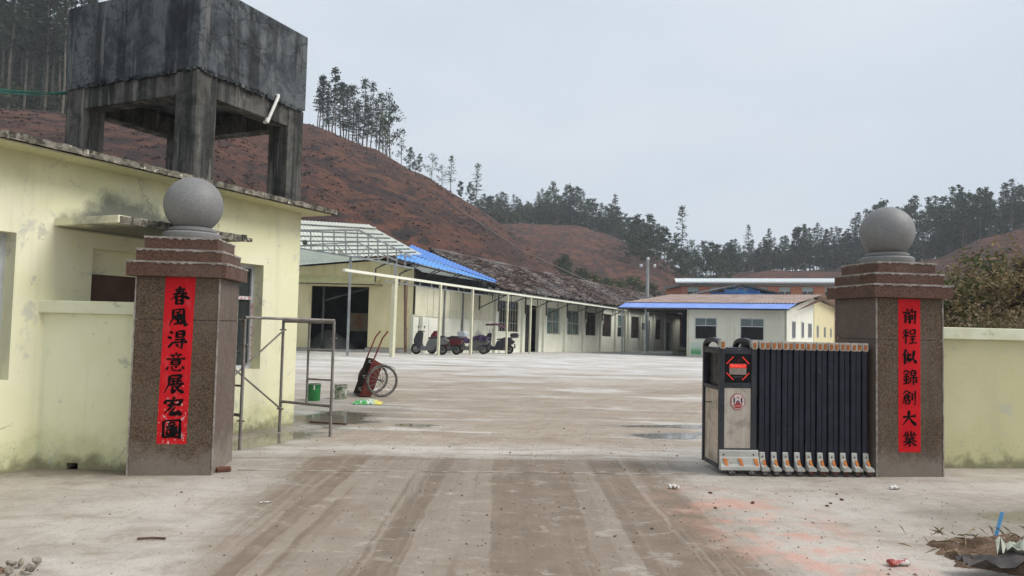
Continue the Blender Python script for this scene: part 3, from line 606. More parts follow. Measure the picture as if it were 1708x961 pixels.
def couplet(pillar, label, keys, x_top, x_bot, wdt, z_top, z_bot, first, step, csize, worn, seed):
    T = Matrix.Translation(pillar.location) @ Matrix.Rotation(R_(7.5), 4, 'Z')
    ang = math.atan2(x_top - x_bot, z_top - z_bot)
    root = thing('red_couplet', label, 'banner', T @ Vector(((x_top + x_bot) / 2, -0.0145, (z_top + z_bot) / 2)), (0, 0, R_(7.5)))
    h = (z_top - z_bot) / 2; rnd = random.Random(seed); m = MB(); n = 60; L = []
    sh = lambda z: (x_top - x_bot) * z / (2 * h)
    for i in range(n + 1):
        z = h - 2 * h * i / n; l = -wdt / 2 + rnd.uniform(-0.002, 0.002); r = wdt / 2 + rnd.uniform(-0.002, 0.002)
        if worn and i > 40: r -= rnd.uniform(0, 0.012) * (i - 40) / 20 * (1 if rnd.random() < 0.5 else 0.2)
        L.append(((l + sh(z), z), (r + sh(z), z)))
    V = [(p[0], 0.0, p[1]) for a in L for p in a]
    V += [(p[0], 0.0014, p[1]) for a in L for p in a]
    q = 2 * (n + 1)
    m.add(V, [(2 * i, 2 * i + 1, 2 * i + 3, 2 * i + 2) for i in range(n)] + [(q + 2 * i, q + 2 * i + 2, q + 2 * i + 3, q + 2 * i + 1) for i in range(n)] + [(2 * i, 2 * i + 2, q + 2 * i + 2, q + 2 * i) for i in range(n)] + [(2 * i + 1, q + 2 * i + 1, q + 2 * i + 3, 2 * i + 3) for i in range(n)])
    m.build('paper', red_paper('red_couplet_paper_' + ('worn' if worn else 'smooth'), worn), root)
    for i, k in enumerate(keys):
        z = h - first - i * step
        ch = brush_char(k, csize, seed + i).build('character', M_INK, root); ch.location = (sh(z) + rnd.uniform(-0.006, 0.006), -0.003, z)
couplet(gpL, 'torn red paper couplet with seven black brush characters on the left pillar', ['spring', 'wind', 'gain', 'mind', 'unfold', 'grand', 'plan'], 0.435, 0.415, 0.30, 2.07, 0.325, 0.195, 0.232, 0.205, True, 40)
couplet(gpR, 'smooth red paper couplet with seven black brush characters on the right pillar', ['front', 'journey', 'like', 'brocade', 'create', 'big', 'enterprise'], 0.40, 0.40, 0.278, 2.06, 0.285, 0.20, 0.237, 0.185, False, 60)
M_YTAPE = pm('yellow_tape', (0.62, 0.42, 0.06), None, rough=0.5)

# ------------------------------------------------------------------ concrete water tower on the gatehouse roof
def old_concrete(name, c1, c2, light, dark, crackf=1.0, sv=1.0):
    t = NT(name); P = t.pos(True)
    c = t.mix(t.ramp(t.noise(P, 1.9, 8.0, 0.74, 0.5), 0.38, 0.60), c1, c2)
    run = t.noise(t.mapv(P, (3.0 * sv, 3.0 * sv, 0.28)), 1.0, 6.0, 0.66); c = t.mix(t.mul(t.ramp(run, 0.47, 0.60), 0.68), c, dark)
    c = t.mix(t.mul(t.ramp(t.noise(t.mapv(P, (4.2, 4.2, 0.5), (3, 1, 2)), 1.0, 5.0, 0.66), 0.55, 0.65), 0.6), c, light)
    ed = t.voro(t.mix(0.30, P, t.noise(P, 3.4, 6.0, 0.72, 0, True)), 4.6, 'DISTANCE_TO_EDGE')
    msk = t.ramp(t.noise(P, 0.9, 3.0), 0.42, 0.56)
    crk = t.mul(t.ramp(ed, 0.004, 0.030, 1.0, 0.0), t.mul(msk, crackf)); c = t.mix(t.mul(crk, 0.8), c, (0.018, 0.018, 0.018))
    c = t.mix(t.mul(t.ramp(t.noise(P, 14.0, 5.0, 0.7), 0.58, 0.72), 0.4), c, dark)
    t.set(c, 0.92, 0, 0.2); h = t.math('SUBTRACT', t.noise(P, 7.0, 6.0, 0.65), t.mul(crk, 0.8)); t.bump(h, 0.55, 0.03); return t.m
M_TANK = old_concrete('mould_black_rendered_tank', (0.045, 0.052, 0.058), (0.118, 0.130, 0.136), (0.19, 0.188, 0.178), (0.014, 0.015, 0.017))
M_LEG = old_concrete('mould_black_concrete_legs', (0.042, 0.041, 0.038), (0.115, 0.110, 0.098), (0.24, 0.225, 0.195), (0.012, 0.016, 0.016), 0.0, 1.8)
wt = thing('water_tower', 'blackened concrete water tank on four legs on the gatehouse roof', 'water tower', (-4.65, 10.6, 3.46), (0, 0, R_(66)))
# local x runs along the gatehouse front (away), local y towards the back (left in view)
LX, LY, ZB, ZT = 2.33, 2.85, 1.83, 3.14
MB().box(-0.02, LX + 0.02, -0.02, LY + 0.02, ZB, ZT).build('tank', M_TANK, wt, bevel=0.02)
lx, ly = 0.38, 0.42
for x in (0.0, LX - lx):
    for y in (0.0, LY - ly): MB().box(x, x + lx, y, y + ly, -0.03, ZB - 0.02).build('leg', M_LEG, wt, bevel=0.014)
bh = 0.36
for a in ((lx, LX - lx, 0.015, 0.30), (lx, LX - lx, LY - 0.30, LY - 0.015)): MB().box(a[0] + 0.001, a[1] - 0.001, a[2], a[3], ZB - bh, ZB - 0.021).build('beam', M_LEG, wt, bevel=0.01)
for a in ((0.015, 0.30, ly, LY - ly), (LX - 0.30, LX - 0.015, ly, LY - ly)): MB().box(a[0], a[1], a[2] + 0.001, a[3] - 0.001, ZB - bh, ZB - 0.021).build('beam', M_LEG, wt, bevel=0.01)
m = MB(); rnd = random.Random(21)                                       # chipped lower arris between tank and frame
for i in range(60):
    x = rnd.uniform(0.0, LX); m.box(x, x + rnd.uniform(0.03, 0.10), -0.035, 0.0, ZB - 0.02 - rnd.uniform(0, 0.03), ZB + rnd.uniform(0.005, 0.03))
    y = rnd.uniform(0.0, LY); m.box(-0.035, 0.0, y, y + rnd.uniform(0.03, 0.12), ZB - 0.02 - rnd.uniform(0, 0.03), ZB + rnd.uniform(0.005, 0.03))
kind(m.build('chipped_ledge', M_TANK, wt), 'stuff')
M_PVC = pm('white_plastic_pipe', (0.72, 0.71, 0.66), (0.62, 0.61, 0.56), 8.0, rough=0.45)
pp = MB().tube([(1.62, 0.0, ZB + 0.06), (1.62, -0.06, ZB + 0.06), (1.60, -0.075, ZB + 0.03), (1.38, -0.085, ZB - 0.42), (1.35, -0.085, ZB - 0.46), (1.35, -0.03, ZB - 0.46)], 0.026, 10).build('drain_pipe', M_PVC, wt, smooth=40)
MB().tube([(1.36, -0.09, ZB - 0.40), (1.345, -0.09, ZB - 0.47)], 0.036, 10).build('pipe_elbow', M_PVC, pp, smooth=40)
M_GCABLE = pm('green_plastic_cable', (0.02, 0.13, 0.10), (0.03, 0.17, 0.13), 5.0, rough=0.5)
for k, (ya, yb) in enumerate(((148, 156), (151, 154), (153, 157))):
    p0 = at(-40, ya - 3, 10.8); p1 = at(118 - k * 2, yb, 11.9); mid = (p0 + p1) / 2 - Vector((0, 0, 0.02 + 0.012 * k))
    tag(MB().tube([p0, mid, p1], 0.009, 6).build('green_cable', M_GCABLE), 'green cable strung to the left leg of the water tower', 'cable', 'green cables strung to the water tower')
# ------------------------------------------------------------------ folding gate with its drive head
M_NAVY = pm('dark_navy_powder_coat', (0.013, 0.015, 0.024), (0.019, 0.022, 0.033), 6.0, rough=0.42, spec=0.28, stains=[((0.05, 0.05, 0.052), 9.0, 0.62, 0.72)])
M_CHAR = pm('charcoal_steel_frame', (0.026, 0.028, 0.035), (0.038, 0.040, 0.047), 6.0, rough=0.42, spec=0.3)
M_BLK = pm('black_recess', (0.006, 0.006, 0.007), None, rough=0.3)
def brushed():
    t = NT('dirty_stainless_steel'); P = t.pos(True); n = t.noise(t.mapv(P, (30, 30, 1.2)), 1.0, 3.0); d = t.noise(P, 4.5, 5.0, 0.65)
    c = t.mix(t.ramp(n, 0.3, 0.7), (0.50, 0.44, 0.37), (0.60, 0.54, 0.46)); c = t.mix(t.mul(t.ramp(d, 0.47, 0.66), 0.55), c, (0.22, 0.185, 0.15))
    t.set(c, t.ramp(d, 0.3, 0.7, 0.25, 0.5), 0.55, 0.5); return t.m
M_SS = brushed()
M_PLAS = pm('grey_plastic_skirt', (0.47, 0.46, 0.42), (0.40, 0.39, 0.355), 7.0, rough=0.5, stains=[((0.22, 0.18, 0.14), 10.0, 0.58, 0.72)])
M_ORNG = pm('orange_reflector', (0.62, 0.20, 0.015), (0.50, 0.14, 0.012), 18.0, rough=0.3, spec=0.6)
M_ORNGD = pm('amber_brown_reflector', (0.40, 0.125, 0.012), (0.30, 0.09, 0.01), 18.0, rough=0.3, spec=0.6)
M_CAPG = pm('pale_grey_cap', (0.50, 0.47, 0.41), (0.38, 0.36, 0.31), 12.0, rough=0.5)
M_TYRE = pm('black_rubber', (0.022, 0.021, 0.02), (0.06, 0.052, 0.045), 8.0, rough=0.85)
M_RIM = pm('grey_wheel_rim', (0.30, 0.29, 0.27), (0.2, 0.19, 0.17), 12.0, rough=0.5, metal=0.3)
M_RIMR = pm('rusty_red_wheel_hub', (0.15, 0.045, 0.03), (0.22, 0.12, 0.09), 18.0, rough=0.7)
def emit(name, c, s):
    t = NT(name); t.set((0.02, 0.005, 0.004), 0.4); t.put(t.b.inputs['Emission Color'], c); t.b.inputs['Emission Strength'].default_value = s; return t.m
M_LED = emit('red_led', (1.0, 0.04, 0.015), 0.85)
M_LEDW = emit('red_led_glow', (1.0, 0.16, 0.10), 0.8)
gt = thing('folding_gate', 'dark folding driveway gate with orange caps and a lit display on its drive head', 'gate', (2.405, 8.52, 0), (0, 0, R_(4.2)))
DEP = 0.60
def hoop(mbx, x, wx, wy, z0, zs, zt, dep):   # inverted U running front to back
    pts = [(0.0 + wy / 2, z0), (wy / 2, zs)] + [(dep / 2 - (dep / 2 - wy / 2) * math.cos(math.pi * k / 12), zs + (zt - zs) * math.sin(math.pi * k / 12)) for k in range(1, 12)] + [(dep - wy / 2, zs), (dep - wy / 2, z0)]
    n = len(pts); V = []
    for i, (y, z) in enumerate(pts):
        a = pts[max(0, i - 1)]; b = pts[min(n - 1, i + 1)]; ty, tz = b[0] - a[0], b[1] - a[1]; l = math.hypot(ty, tz); ny, nz_ = -tz / l, ty / l
        for sx in (-1, 1):
            for sn in (-1, 1): V.append((x + sx * wx / 2, y + sn * ny * wy / 2, z + sn * nz_ * wy / 2))
    F = []
    for i in range(n - 1):
        a, b = 4 * i, 4 * i + 4
        F += [(a, a + 1, b + 1, b), (a + 2, b + 2, b + 3, a + 3), (a, b, b + 2, a + 2), (a + 1, a + 3, b + 3, b + 1)]
    F += [(0, 2, 3, 1), (4 * n - 4, 4 * n - 3, 4 * n - 1, 4 * n - 2)]
    return mbx.add(V, F)
# drive head
HW = 0.44
hd = MB()
hoop(hd, 0.032, 0.062, 0.05, 0.06, 1.45, 1.535, DEP); hoop(hd, HW - 0.032, 0.062, 0.05, 0.06, 1.45, 1.535, DEP)
head = hd.build('head_frame', M_CHAR, gt, bevel=0.006)
m = MB()
m.box(0.064, HW - 0.064, 0.006, 0.05, 1.375, 1.43); m.box(0.064, HW - 0.064, 0.006, 0.05, 0.985, 1.045)
m.box(0.004, 0.05, 0.064, DEP - 0.064, 1.375, 1.43); m.box(0.004, 0.05, 0.064, DEP - 0.064, 0.955, 1.0); m.box(0.004, 0.05, 0.064, DEP - 0.064, 0.065, 0.11)
m.box(0.064, HW - 0.064, 0.006, 0.05, 0.26, 0.30); m.box(0.064, HW - 0.064, DEP - 0.05, DEP - 0.006, 0.26, 1.43)
m.build('cross_rail', M_CHAR, gt, bevel=0.004)
MB().box(0.0, HW, 0.05, DEP - 0.05, 1.432, 1.445).build('head_top', M_CHAR, gt)
MB().box(0.018, 0.026, 0.064, DEP - 0.064, 0.11, 0.955).build('side_panel', M_SS, gt)
MB().box(0.064, HW - 0.064, 0.016, 0.024, 0.30, 0.985).build('front_panel', M_SS, gt)
MB().box(0.05, 0.06, 0.064, DEP - 0.064, 1.0, 1.375).build('side_recess', M_BLK, gt)
MB().box(-0.055, 0.018, 0.30, 0.31, 0.79, 0.80).build('side_latch', M_CHAR, gt)
dp = MB().box(0.064, HW - 0.064, 0.014, 0.03, 1.045, 1.375).build('display_panel', M_BLK, gt)
cx, cz, r8 = HW / 2, 1.212, 0.142
oct_ = [(cx + r8 * math.cos(math.pi / 8 + k * math.pi / 4), cz + r8 * math.sin(math.pi / 8 + k * math.pi / 4)) for k in range(8)]
m = MB()
for (x0, z0), (x1, z1) in zip(oct_, oct_[1:] + oct_[:1]): m.bar((x0, 0.0125, z0), (x1, 0.0125, z1), 0.003, 0.003, (0, 1, 0))
m.build('octagon_outline', M_CHAR, dp)
for k in (0, 2, 4, 6):
    a = oct_[k]; b = oct_[(k + 1) % 8]; m = MB()
    for j in range(7):
        t_ = 0.04 + 0.92 * j / 6; mt = Matrix.Translation((a[0] + (b[0] - a[0]) * t_, 0.0105, a[1] + (b[1] - a[1]) * t_)) @ Matrix.Rotation(math.pi / 2, 4, 'X')
        m.lathe([(0.0048, -0.002), (0.0048, 0.002)], 8, mt)
    kind(m.build('led_row', M_LED, dp), 'stuff')
MB().box(cx - 0.10, cx + 0.10, 0.0105, 0.0135, cz - 0.072, cz + 0.052).build('screen', pm('dim_led_screen', (0.25, 0.20, 0.17), (0.30, 0.235, 0.20), 30.0, rough=0.4), dp)
MB().box(cx - 0.10, cx + 0.10, 0.0085, 0.0104, cz + 0.004, cz + 0.05).build('lit_strip', emit('red_display_ground', (1.0, 0.03, 0.015), 0.34), dp)
m = MB(); rnd = random.Random(5)
for x0 in (-0.088, -0.06, -0.03, 0.004, 0.03, 0.066):                  # glowing display figures
    for q in range(3):
        a = (cx + x0 + rnd.uniform(0, 0.02), 0.0078, cz + 0.012 + rnd.uniform(0, 0.03)); b = (cx + x0 + rnd.uniform(0, 0.022), 0.0078, cz + 0.012 + rnd.uniform(0, 0.03)); m.bar(a, b, 0.0035, 0.001, (0, 1, 0))
kind(m.build('display_figure', M_LEDW, dp), 'stuff')
m = MB()
for q in range(24):
    a = 2 * math.pi * q / 24; b = 2 * math.pi * (q + 1) / 24; m.bar((cx + 0.033 * math.cos(a), 0.012, cz + 0.092 + 0.018 * math.sin(a)), (cx + 0.033 * math.cos(b), 0.012, cz + 0.092 + 0.018 * math.sin(b)), 0.003, 0.002, (0, 1, 0))
m.box(cx - 0.016, cx + 0.016, 0.011, 0.013, cz + 0.089, cz + 0.095); m.build('maker_badge', pm('dull_red_print', (0.16, 0.03, 0.03), None), dp)
m = MB(); rnd = random.Random(9)
for q in range(6):
    x0 = cx - 0.054 + q * 0.019; m.box(x0, x0 + 0.013, 0.0115, 0.0132, cz - 0.096, cz - 0.093); m.box(x0, x0 + 0.003, 0.0115, 0.0132, cz - 0.107, cz - 0.096)
    if q % 2: m.box(x0 + 0.010, x0 + 0.013, 0.0115, 0.0132, cz - 0.107, cz - 0.096)
kind(m.build('small_print', pm('grey_print', (0.16, 0.15, 0.16), None), dp), 'stuff')
# octagonal emblem on the steel panel
em = MB().prism([(cx + 0.088 * math.cos(math.pi / 8 + k * math.pi / 4), 0.83 + 0.10 * math.sin(math.pi / 8 + k * math.pi / 4)) for k in range(8)], lambda x, z: (x, 0.006, z), lambda x, z: (x, 0.015, z)).build('emblem', pm('red_emblem_rim', (0.30, 0.045, 0.04), None, rough=0.4), gt)
MB().prism([(cx + 0.081 * math.cos(math.pi / 8 + k * math.pi / 4), 0.83 + 0.092 * math.sin(math.pi / 8 + k * math.pi / 4)) for k in range(8)], lambda x, z: (x, 0.004, z), lambda x, z: (x, 0.0058, z)).build('emblem_field', pm('pale_pink_emblem_field', (0.62, 0.50, 0.46), None, rough=0.4), em)
fl = lambda x, z: (cx + x, 0.0022, 0.83 + z); fb = lambda x, z: (cx + x, 0.0038, 0.83 + z)
M_EMB = pm('navy_emblem_print', (0.02, 0.02, 0.075), None, rough=0.4); M_EMR = pm('red_emblem_print', (0.36, 0.055, 0.05), None, rough=0.4)
m = MB().prism([(-0.052, -0.02), (-0.052, 0.052), (-0.036, 0.042), (-0.036, -0.006)], fl, fb).prism([(0.052, -0.02), (0.052, 0.052), (0.036, 0.042), (0.036, -0.006)], fl, fb)
m.prism([(-0.026, -0.012), (0.0, 0.022), (0.026, -0.012), (0.016, -0.016), (0.0, 0.004), (-0.016, -0.016)], fl, fb)
m.prism([(0.009 * math.cos(k * math.pi / 4), 0.048 + 0.009 * math.sin(k * math.pi / 4)) for k in range(8)], fl, fb)
m.build('emblem_print', M_EMB, em)
MB().prism([(-0.054, -0.034), (0.0, -0.004), (0.054, -0.034), (0.034, -0.074), (-0.034, -0.074)], fl, fb).build('emblem_print', M_EMR, em)
m = MB()
for q in range(6): m.box(cx - 0.040 + q * 0.0138, cx - 0.031 + q * 0.0138, 0.0008, 0.0021, 0.83 - 0.050, 0.83 - 0.042)
kind(m.build('emblem_lettering', pm('pale_print', (0.6, 0.5, 0.47), None), em), 'stuff')
# skirts, wheels
def skirt_profile(x0, x1, z_top, y_out):
    prof = [(0.0, z_top), (-0.012, z_top - 0.012), (-0.018, z_top - 0.075), (-0.03, z_top - 0.09), (-0.05, 0.13), (-y_out, 0.105), (-y_out - 0.004, 0.065), (0.0, 0.065)]
    return MB().prism(prof, lambda y, z: (x0, y, z), lambda y, z: (x1, y, z))
sk = skirt_profile(0.0, HW + 0.02, 0.285, 0.072).build('head_skirt', M_PLAS, gt, bevel=0.005)
for x in (0.06, 0.235, 0.415): MB().prism([(-0.023, 0.195), (0.014, 0.195), (0.032, 0.115), (-0.002, 0.115)], lambda a, z, x=x: (x + a, -0.066 if z < 0.15 else -0.043, z), lambda a, z, x=x: (x + a, -0.05 if z < 0.15 else -0.03, z)).build('reflector', M_ORNG, sk)
for x in (0.05, 0.40): MB().lathe([(0.010, 0.0), (0.008, 0.006)], 10, Matrix.Translation((x, -0.018, 0.233)) @ Matrix.Rotation(math.pi / 2, 4, 'X')).build('bolt', M_BROWNDOOR, sk)
def wheel(x, y, r, mr, par):
    mt = Matrix.Translation((x, y, r + 0.002)) @ Matrix.Rotation(math.pi / 2, 4, 'X')
    wv = MB().lathe([(r * 0.72, -0.018), (r * 0.95, -0.018), (r, -0.012), (r, 0.012), (r * 0.95, 0.018), (r * 0.72, 0.018)], 24, mt, closed=True).build('wheel', M_TYRE, par, smooth=40)
    m = MB().lathe([(r * 0.26, -0.014), (r * 0.26, 0.016)], 12, mt).lathe([(r * 0.62, 0.0), (r * 0.72, 0.0), (r * 0.72, 0.014), (r * 0.62, 0.014)], 24, mt, closed=True)
    for k in range(5):
        a = k * 2 * math.pi / 5 + 0.3; m.bar(mt @ Vector((0, 0, 0.008)), mt @ Vector((r * 0.7 * math.cos(a), r * 0.7 * math.sin(a), 0.008)), r * 0.26, 0.01, (0, 1, 0))
    m.build('rim', mr, wv)
wheel(0.135, -0.045, 0.058, M_RIM, gt); wheel(0.365, -0.045, 0.058, M_RIM, gt)
# folded hoops (slats), orange caps, feet
sl0 = hoop(MB(), 0.0, 0.056, 0.055, 0.075, 1.45, 1.49, DEP).build('gate_slat', M_NAVY, gt, bevel=0.005)
cp0 = MB().prism([(-0.033, 1.532), (0.033, 1.532), (0.033, 1.455), (0.022, 1.436), (-0.022, 1.436), (-0.033, 1.455)], lambda x, z: (x, -0.016, z), lambda x, z: (x, 0.05, z)).build('slat_cap', M_CAPG, sl0)
rf0 = MB().prism([(-0.017, 1.512), (0.017, 1.512), (0.017, 1.460), (0.010, 1.446), (-0.010, 1.446), (-0.017, 1.460)], lambda x, z: (x, -0.024, z), lambda x, z: (x, -0.0165, z)).build('reflector', M_ORNGD, sl0)
foot0 = skirt_profile(-0.032, 0.032, 0.265, 0.09).prism([(0.048 * math.cos(math.pi * k / 10), 0.062 + 0.055 * math.sin(math.pi * k / 10)) for k in range(11)], lambda x, z: (x + 0.012, -0.10, z), lambda x, z: (x + 0.012, -0.02, z)).build('gate_foot', M_PLAS, gt, bevel=0.004)
fr0 = MB().prism([(-0.014, 0.185), (0.018, 0.185), (0.030, 0.115), (0.002, 0.115)], lambda a, z: (a, -0.068 if z < 0.15 else -0.046, z), lambda a, z: (a, -0.05, z)).build('reflector', M_ORNG, foot0)
fb0 = MB().lathe([(0.009, 0.0), (0.007, 0.006)], 10, Matrix.Translation((0, -0.018, 0.215)) @ Matrix.Rotation(math.pi / 2, 4, 'X')).build('bolt', M_BROWNDOOR, foot0)
NS, PX = 19, 0.0685
for i in range(NS):
    x = HW + 0.06 + i * PX
    if i == 0: s_, c_, r_ = sl0, cp0, rf0
    else: s_ = inst(sl0, gt); c_ = inst(cp0, s_); r_ = inst(rf0, s_)
    s_.location = (x, 0.0 + (0.012 if i % 2 else 0.0), 0.0)
for i in range(10):
    x = HW + 0.065 + i * PX * 2
    if i == 0: f_ = foot0
    else: f_ = inst(foot0, gt); inst(fr0, f_); inst(fb0, f_)
    f_.location = (x, 0, 0)
    wheel(x + 0.012, -0.06, 0.05, M_RIMR if i > 3 else M_RIM, gt)
for k, xx in enumerate((0.032, HW - 0.032)):                            # the two head posts carry the same caps
    c_ = inst(cp0, gt); c_.location = (xx, 0.0, 0.0); r_ = inst(rf0, gt); r_.location = (xx, 0.0, 0.0)
m = MB()                                                               # lazy-tongs linking the hoops inside
for i in range(NS - 1):
    x = HW + 0.06 + i * PX
    for z0, z1 in ((0.3, 0.7), (0.7, 0.3), (0.75, 1.15), (1.15, 0.75)): m.bar((x, 0.30, z0), (x + PX, 0.30, z1), 0.02, 0.012)
kind(m.build('folding_linkage', M_NAVY, gt), 'stuff')
tag(MB().box(-2.95, 4.3, -0.012, 0.012, -0.01, 0.006, Matrix.Translation((0.0, 8.36, 0)) @ Matrix.Rotation(R_(4.2), 4, 'Z')).build('gate_track', pm('worn_pale_rail', (0.46, 0.41, 0.36), (0.24, 0.19, 0.15), 3.0, 0.45, 0.6, rough=0.6)), None, None, kind='structure')
# ------------------------------------------------------------------ shared factory materials
M_CREAM = pm('cream_painted_wall', (0.76, 0.755, 0.62), (0.82, 0.815, 0.70), 1.1, rough=0.85, bump=0.12, stains=[((0.50, 0.48, 0.34), 2.2, 0.58, 0.72, (2.5, 2.5, 0.3)), ((0.36, 0.33, 0.24), 6.0, 0.66, 0.74)])
M_YSHED = pm('yellow_cream_shed_cladding', (0.66, 0.595, 0.35), (0.72, 0.655, 0.41), 1.0, rough=0.7, stains=[((0.42, 0.37, 0.21), 2.0, 0.6, 0.75, (2, 2, 0.3))])
M_CLAD = pm('cream_wall_cladding', (0.68, 0.655, 0.49), (0.60, 0.58, 0.43), 1.6, rough=0.7, stains=[((0.36, 0.34, 0.25), 3.0, 0.6, 0.74, (2.5, 2.5, 0.3))])
M_WCLAD = pm('white_profiled_cladding', (0.76, 0.75, 0.635), (0.82, 0.81, 0.70), 0.9, rough=0.6, stains=[((0.52, 0.50, 0.38), 2.0, 0.62, 0.76, (2.5, 2.5, 0.3))])
M_BLUE1 = pm('bright_blue_roof_sheet', (0.055, 0.245, 0.62), (0.085, 0.31, 0.70), 1.2, rough=0.45, spec=0.5)
M_BLUE2 = pm('deep_blue_roof_sheet', (0.03, 0.15, 0.52), (0.04, 0.19, 0.58), 1.2, rough=0.45, spec=0.5)
M_BLUE3 = pm('faded_lavender_blue_sheet', (0.17, 0.27, 0.62), (0.22, 0.33, 0.68), 1.4, rough=0.5, stains=[((0.33, 0.36, 0.46), 3.0, 0.6, 0.75)])
M_RUSTROOF = pm('brown_rusted_roof_sheet', (0.25, 0.175, 0.14), (0.34, 0.27, 0.235), 0.9, rough=0.7, stains=[((0.17, 0.10, 0.075), 2.6, 0.55, 0.7, (1, 0.3, 1)), ((0.42, 0.39, 0.36), 3.4, 0.62, 0.74)])
M_GRYST = pm('galvanised_grey_steel', (0.34, 0.36, 0.37), (0.26, 0.275, 0.28), 3.0, rough=0.45, metal=0.5)
M_DKST = pm('dark_steel', (0.07, 0.075, 0.08), (0.11, 0.11, 0.11), 3.0, rough=0.5, metal=0.3)
M_CPOLE = pm('cream_painted_pole', (0.68, 0.66, 0.49), (0.60, 0.575, 0.41), 3.0, rough=0.6)
M_RUSTP = pm('rusty_downpipe', (0.15, 0.085, 0.06), (0.21, 0.13, 0.10), 4.0, rough=0.8)
M_CURB = pm('grey_rendered_plinth', (0.33, 0.315, 0.29), (0.42, 0.40, 0.37), 2.0, rough=0.9, bump=0.3)
M_WOODW = pm('dark_brown_timber_window', (0.085, 0.045, 0.032), (0.13, 0.075, 0.055), 8.0, rough=0.75)
M_WINW = pm('pale_window_bar', (0.50, 0.49, 0.42), (0.42, 0.41, 0.35), 6.0, rough=0.6)
M_GRAVEL = pm('grey_sand_heap', (0.20, 0.195, 0.185), (0.27, 0.265, 0.25), 9.0, rough=0.95, bump=0.8, bscale=18)
def translucent(name, c):
    t = NT(name); P = t.pos(); cc = t.mix(t.ramp(t.noise(P, 1.2, 4.0), 0.35, 0.7), c, tuple(q * 0.86 for q in c))
    t.set(cc, 0.5, 0, 0.4); tr = t.n('ShaderNodeBsdfTranslucent'); t.put(tr.inputs[0], cc); ms = t.n('ShaderNodeMixShader'); ms.inputs[0].default_value = 0.68
    t.l(t.b.outputs[0], ms.inputs[1]); t.l(tr.outputs[0], ms.inputs[2]); t.l(ms.outputs[0], t.out.inputs[0]); return t.m
M_TRANS = translucent('translucent_pale_green_sheet', (0.84, 0.86, 0.76))
M_TRANSB = translucent('translucent_blue_grey_sheet', (0.74, 0.80, 0.78))
RZ = R_(90 - 27.7)
CROT = (0, SLOPE, RZ)

# ------------------------------------------------------------------ long tiled building: local x along it, local y away from the yard
lb = thing('long_workshop', 'long cream workshop with a dark clay tile roof and pilasters', 'building', CA, CROT)
T0, T1 = 7.9, 52.0
wins = [('bar', 8.38, 11.0, 1.24, 3.03), ('door', 11.9, 13.95, 0.0, 2.96), ('glass', 15.17, 17.28, 1.18, 2.96), ('glass', 18.53, 20.74, 1.17, 2.92), ('wood', 21.95, 24.04, 1.2, 2.92), ('wood', 25.37, 27.42, 1.17, 2.94), ('half', 28.9, 30.6, 1.15, 2.95), ('wood', 32.36, 34.6, 1.12, 3.0), ('door', 36.4, 37.8, 0.0, 2.8), ('wood', 39.6, 41.5, 1.1, 3.0), ('door', 43.5, 45.2, 0.0, 2.8)]
m = wall_mesh(MB(), T0, T1, -0.4, 3.62, [w_[1:] for w_ in wins], 0.0, 0.24)
m.box(T0, T0 + 0.24, 0.241, 8.5, -0.4, 3.6); m.box(T1 - 0.24, T1, 0.241, 8.5, -0.4, 3.6); m.box(T0, T1, 8.5, 8.74, -0.4, 3.6)
m.add([(T0 + 0.1, 0.0, 3.6), (T0 + 0.1, 8.7, 3.6), (T0 + 0.1, 4.4, 5.9)], [(0, 1, 2)]); m.add([(T1 - 0.1, 0.0, 3.6), (T1 - 0.1, 8.7, 3.6), (T1 - 0.1, 4.4, 5.9)], [(0, 1, 2)])
m.build('wall', M_CREAM, lb)
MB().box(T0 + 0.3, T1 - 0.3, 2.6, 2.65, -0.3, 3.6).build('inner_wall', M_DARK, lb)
for t_ in (8.1, 11.55, 14.6, 18.0, 21.4, 24.9, 28.3, 31.5, 35.6, 38.8, 42.6): MB().box(t_ - 0.16, t_ + 0.16, -0.14, -0.001, -0.4, 3.72).build('pilaster', M_CREAM, lb, bevel=0.01, seg=1)
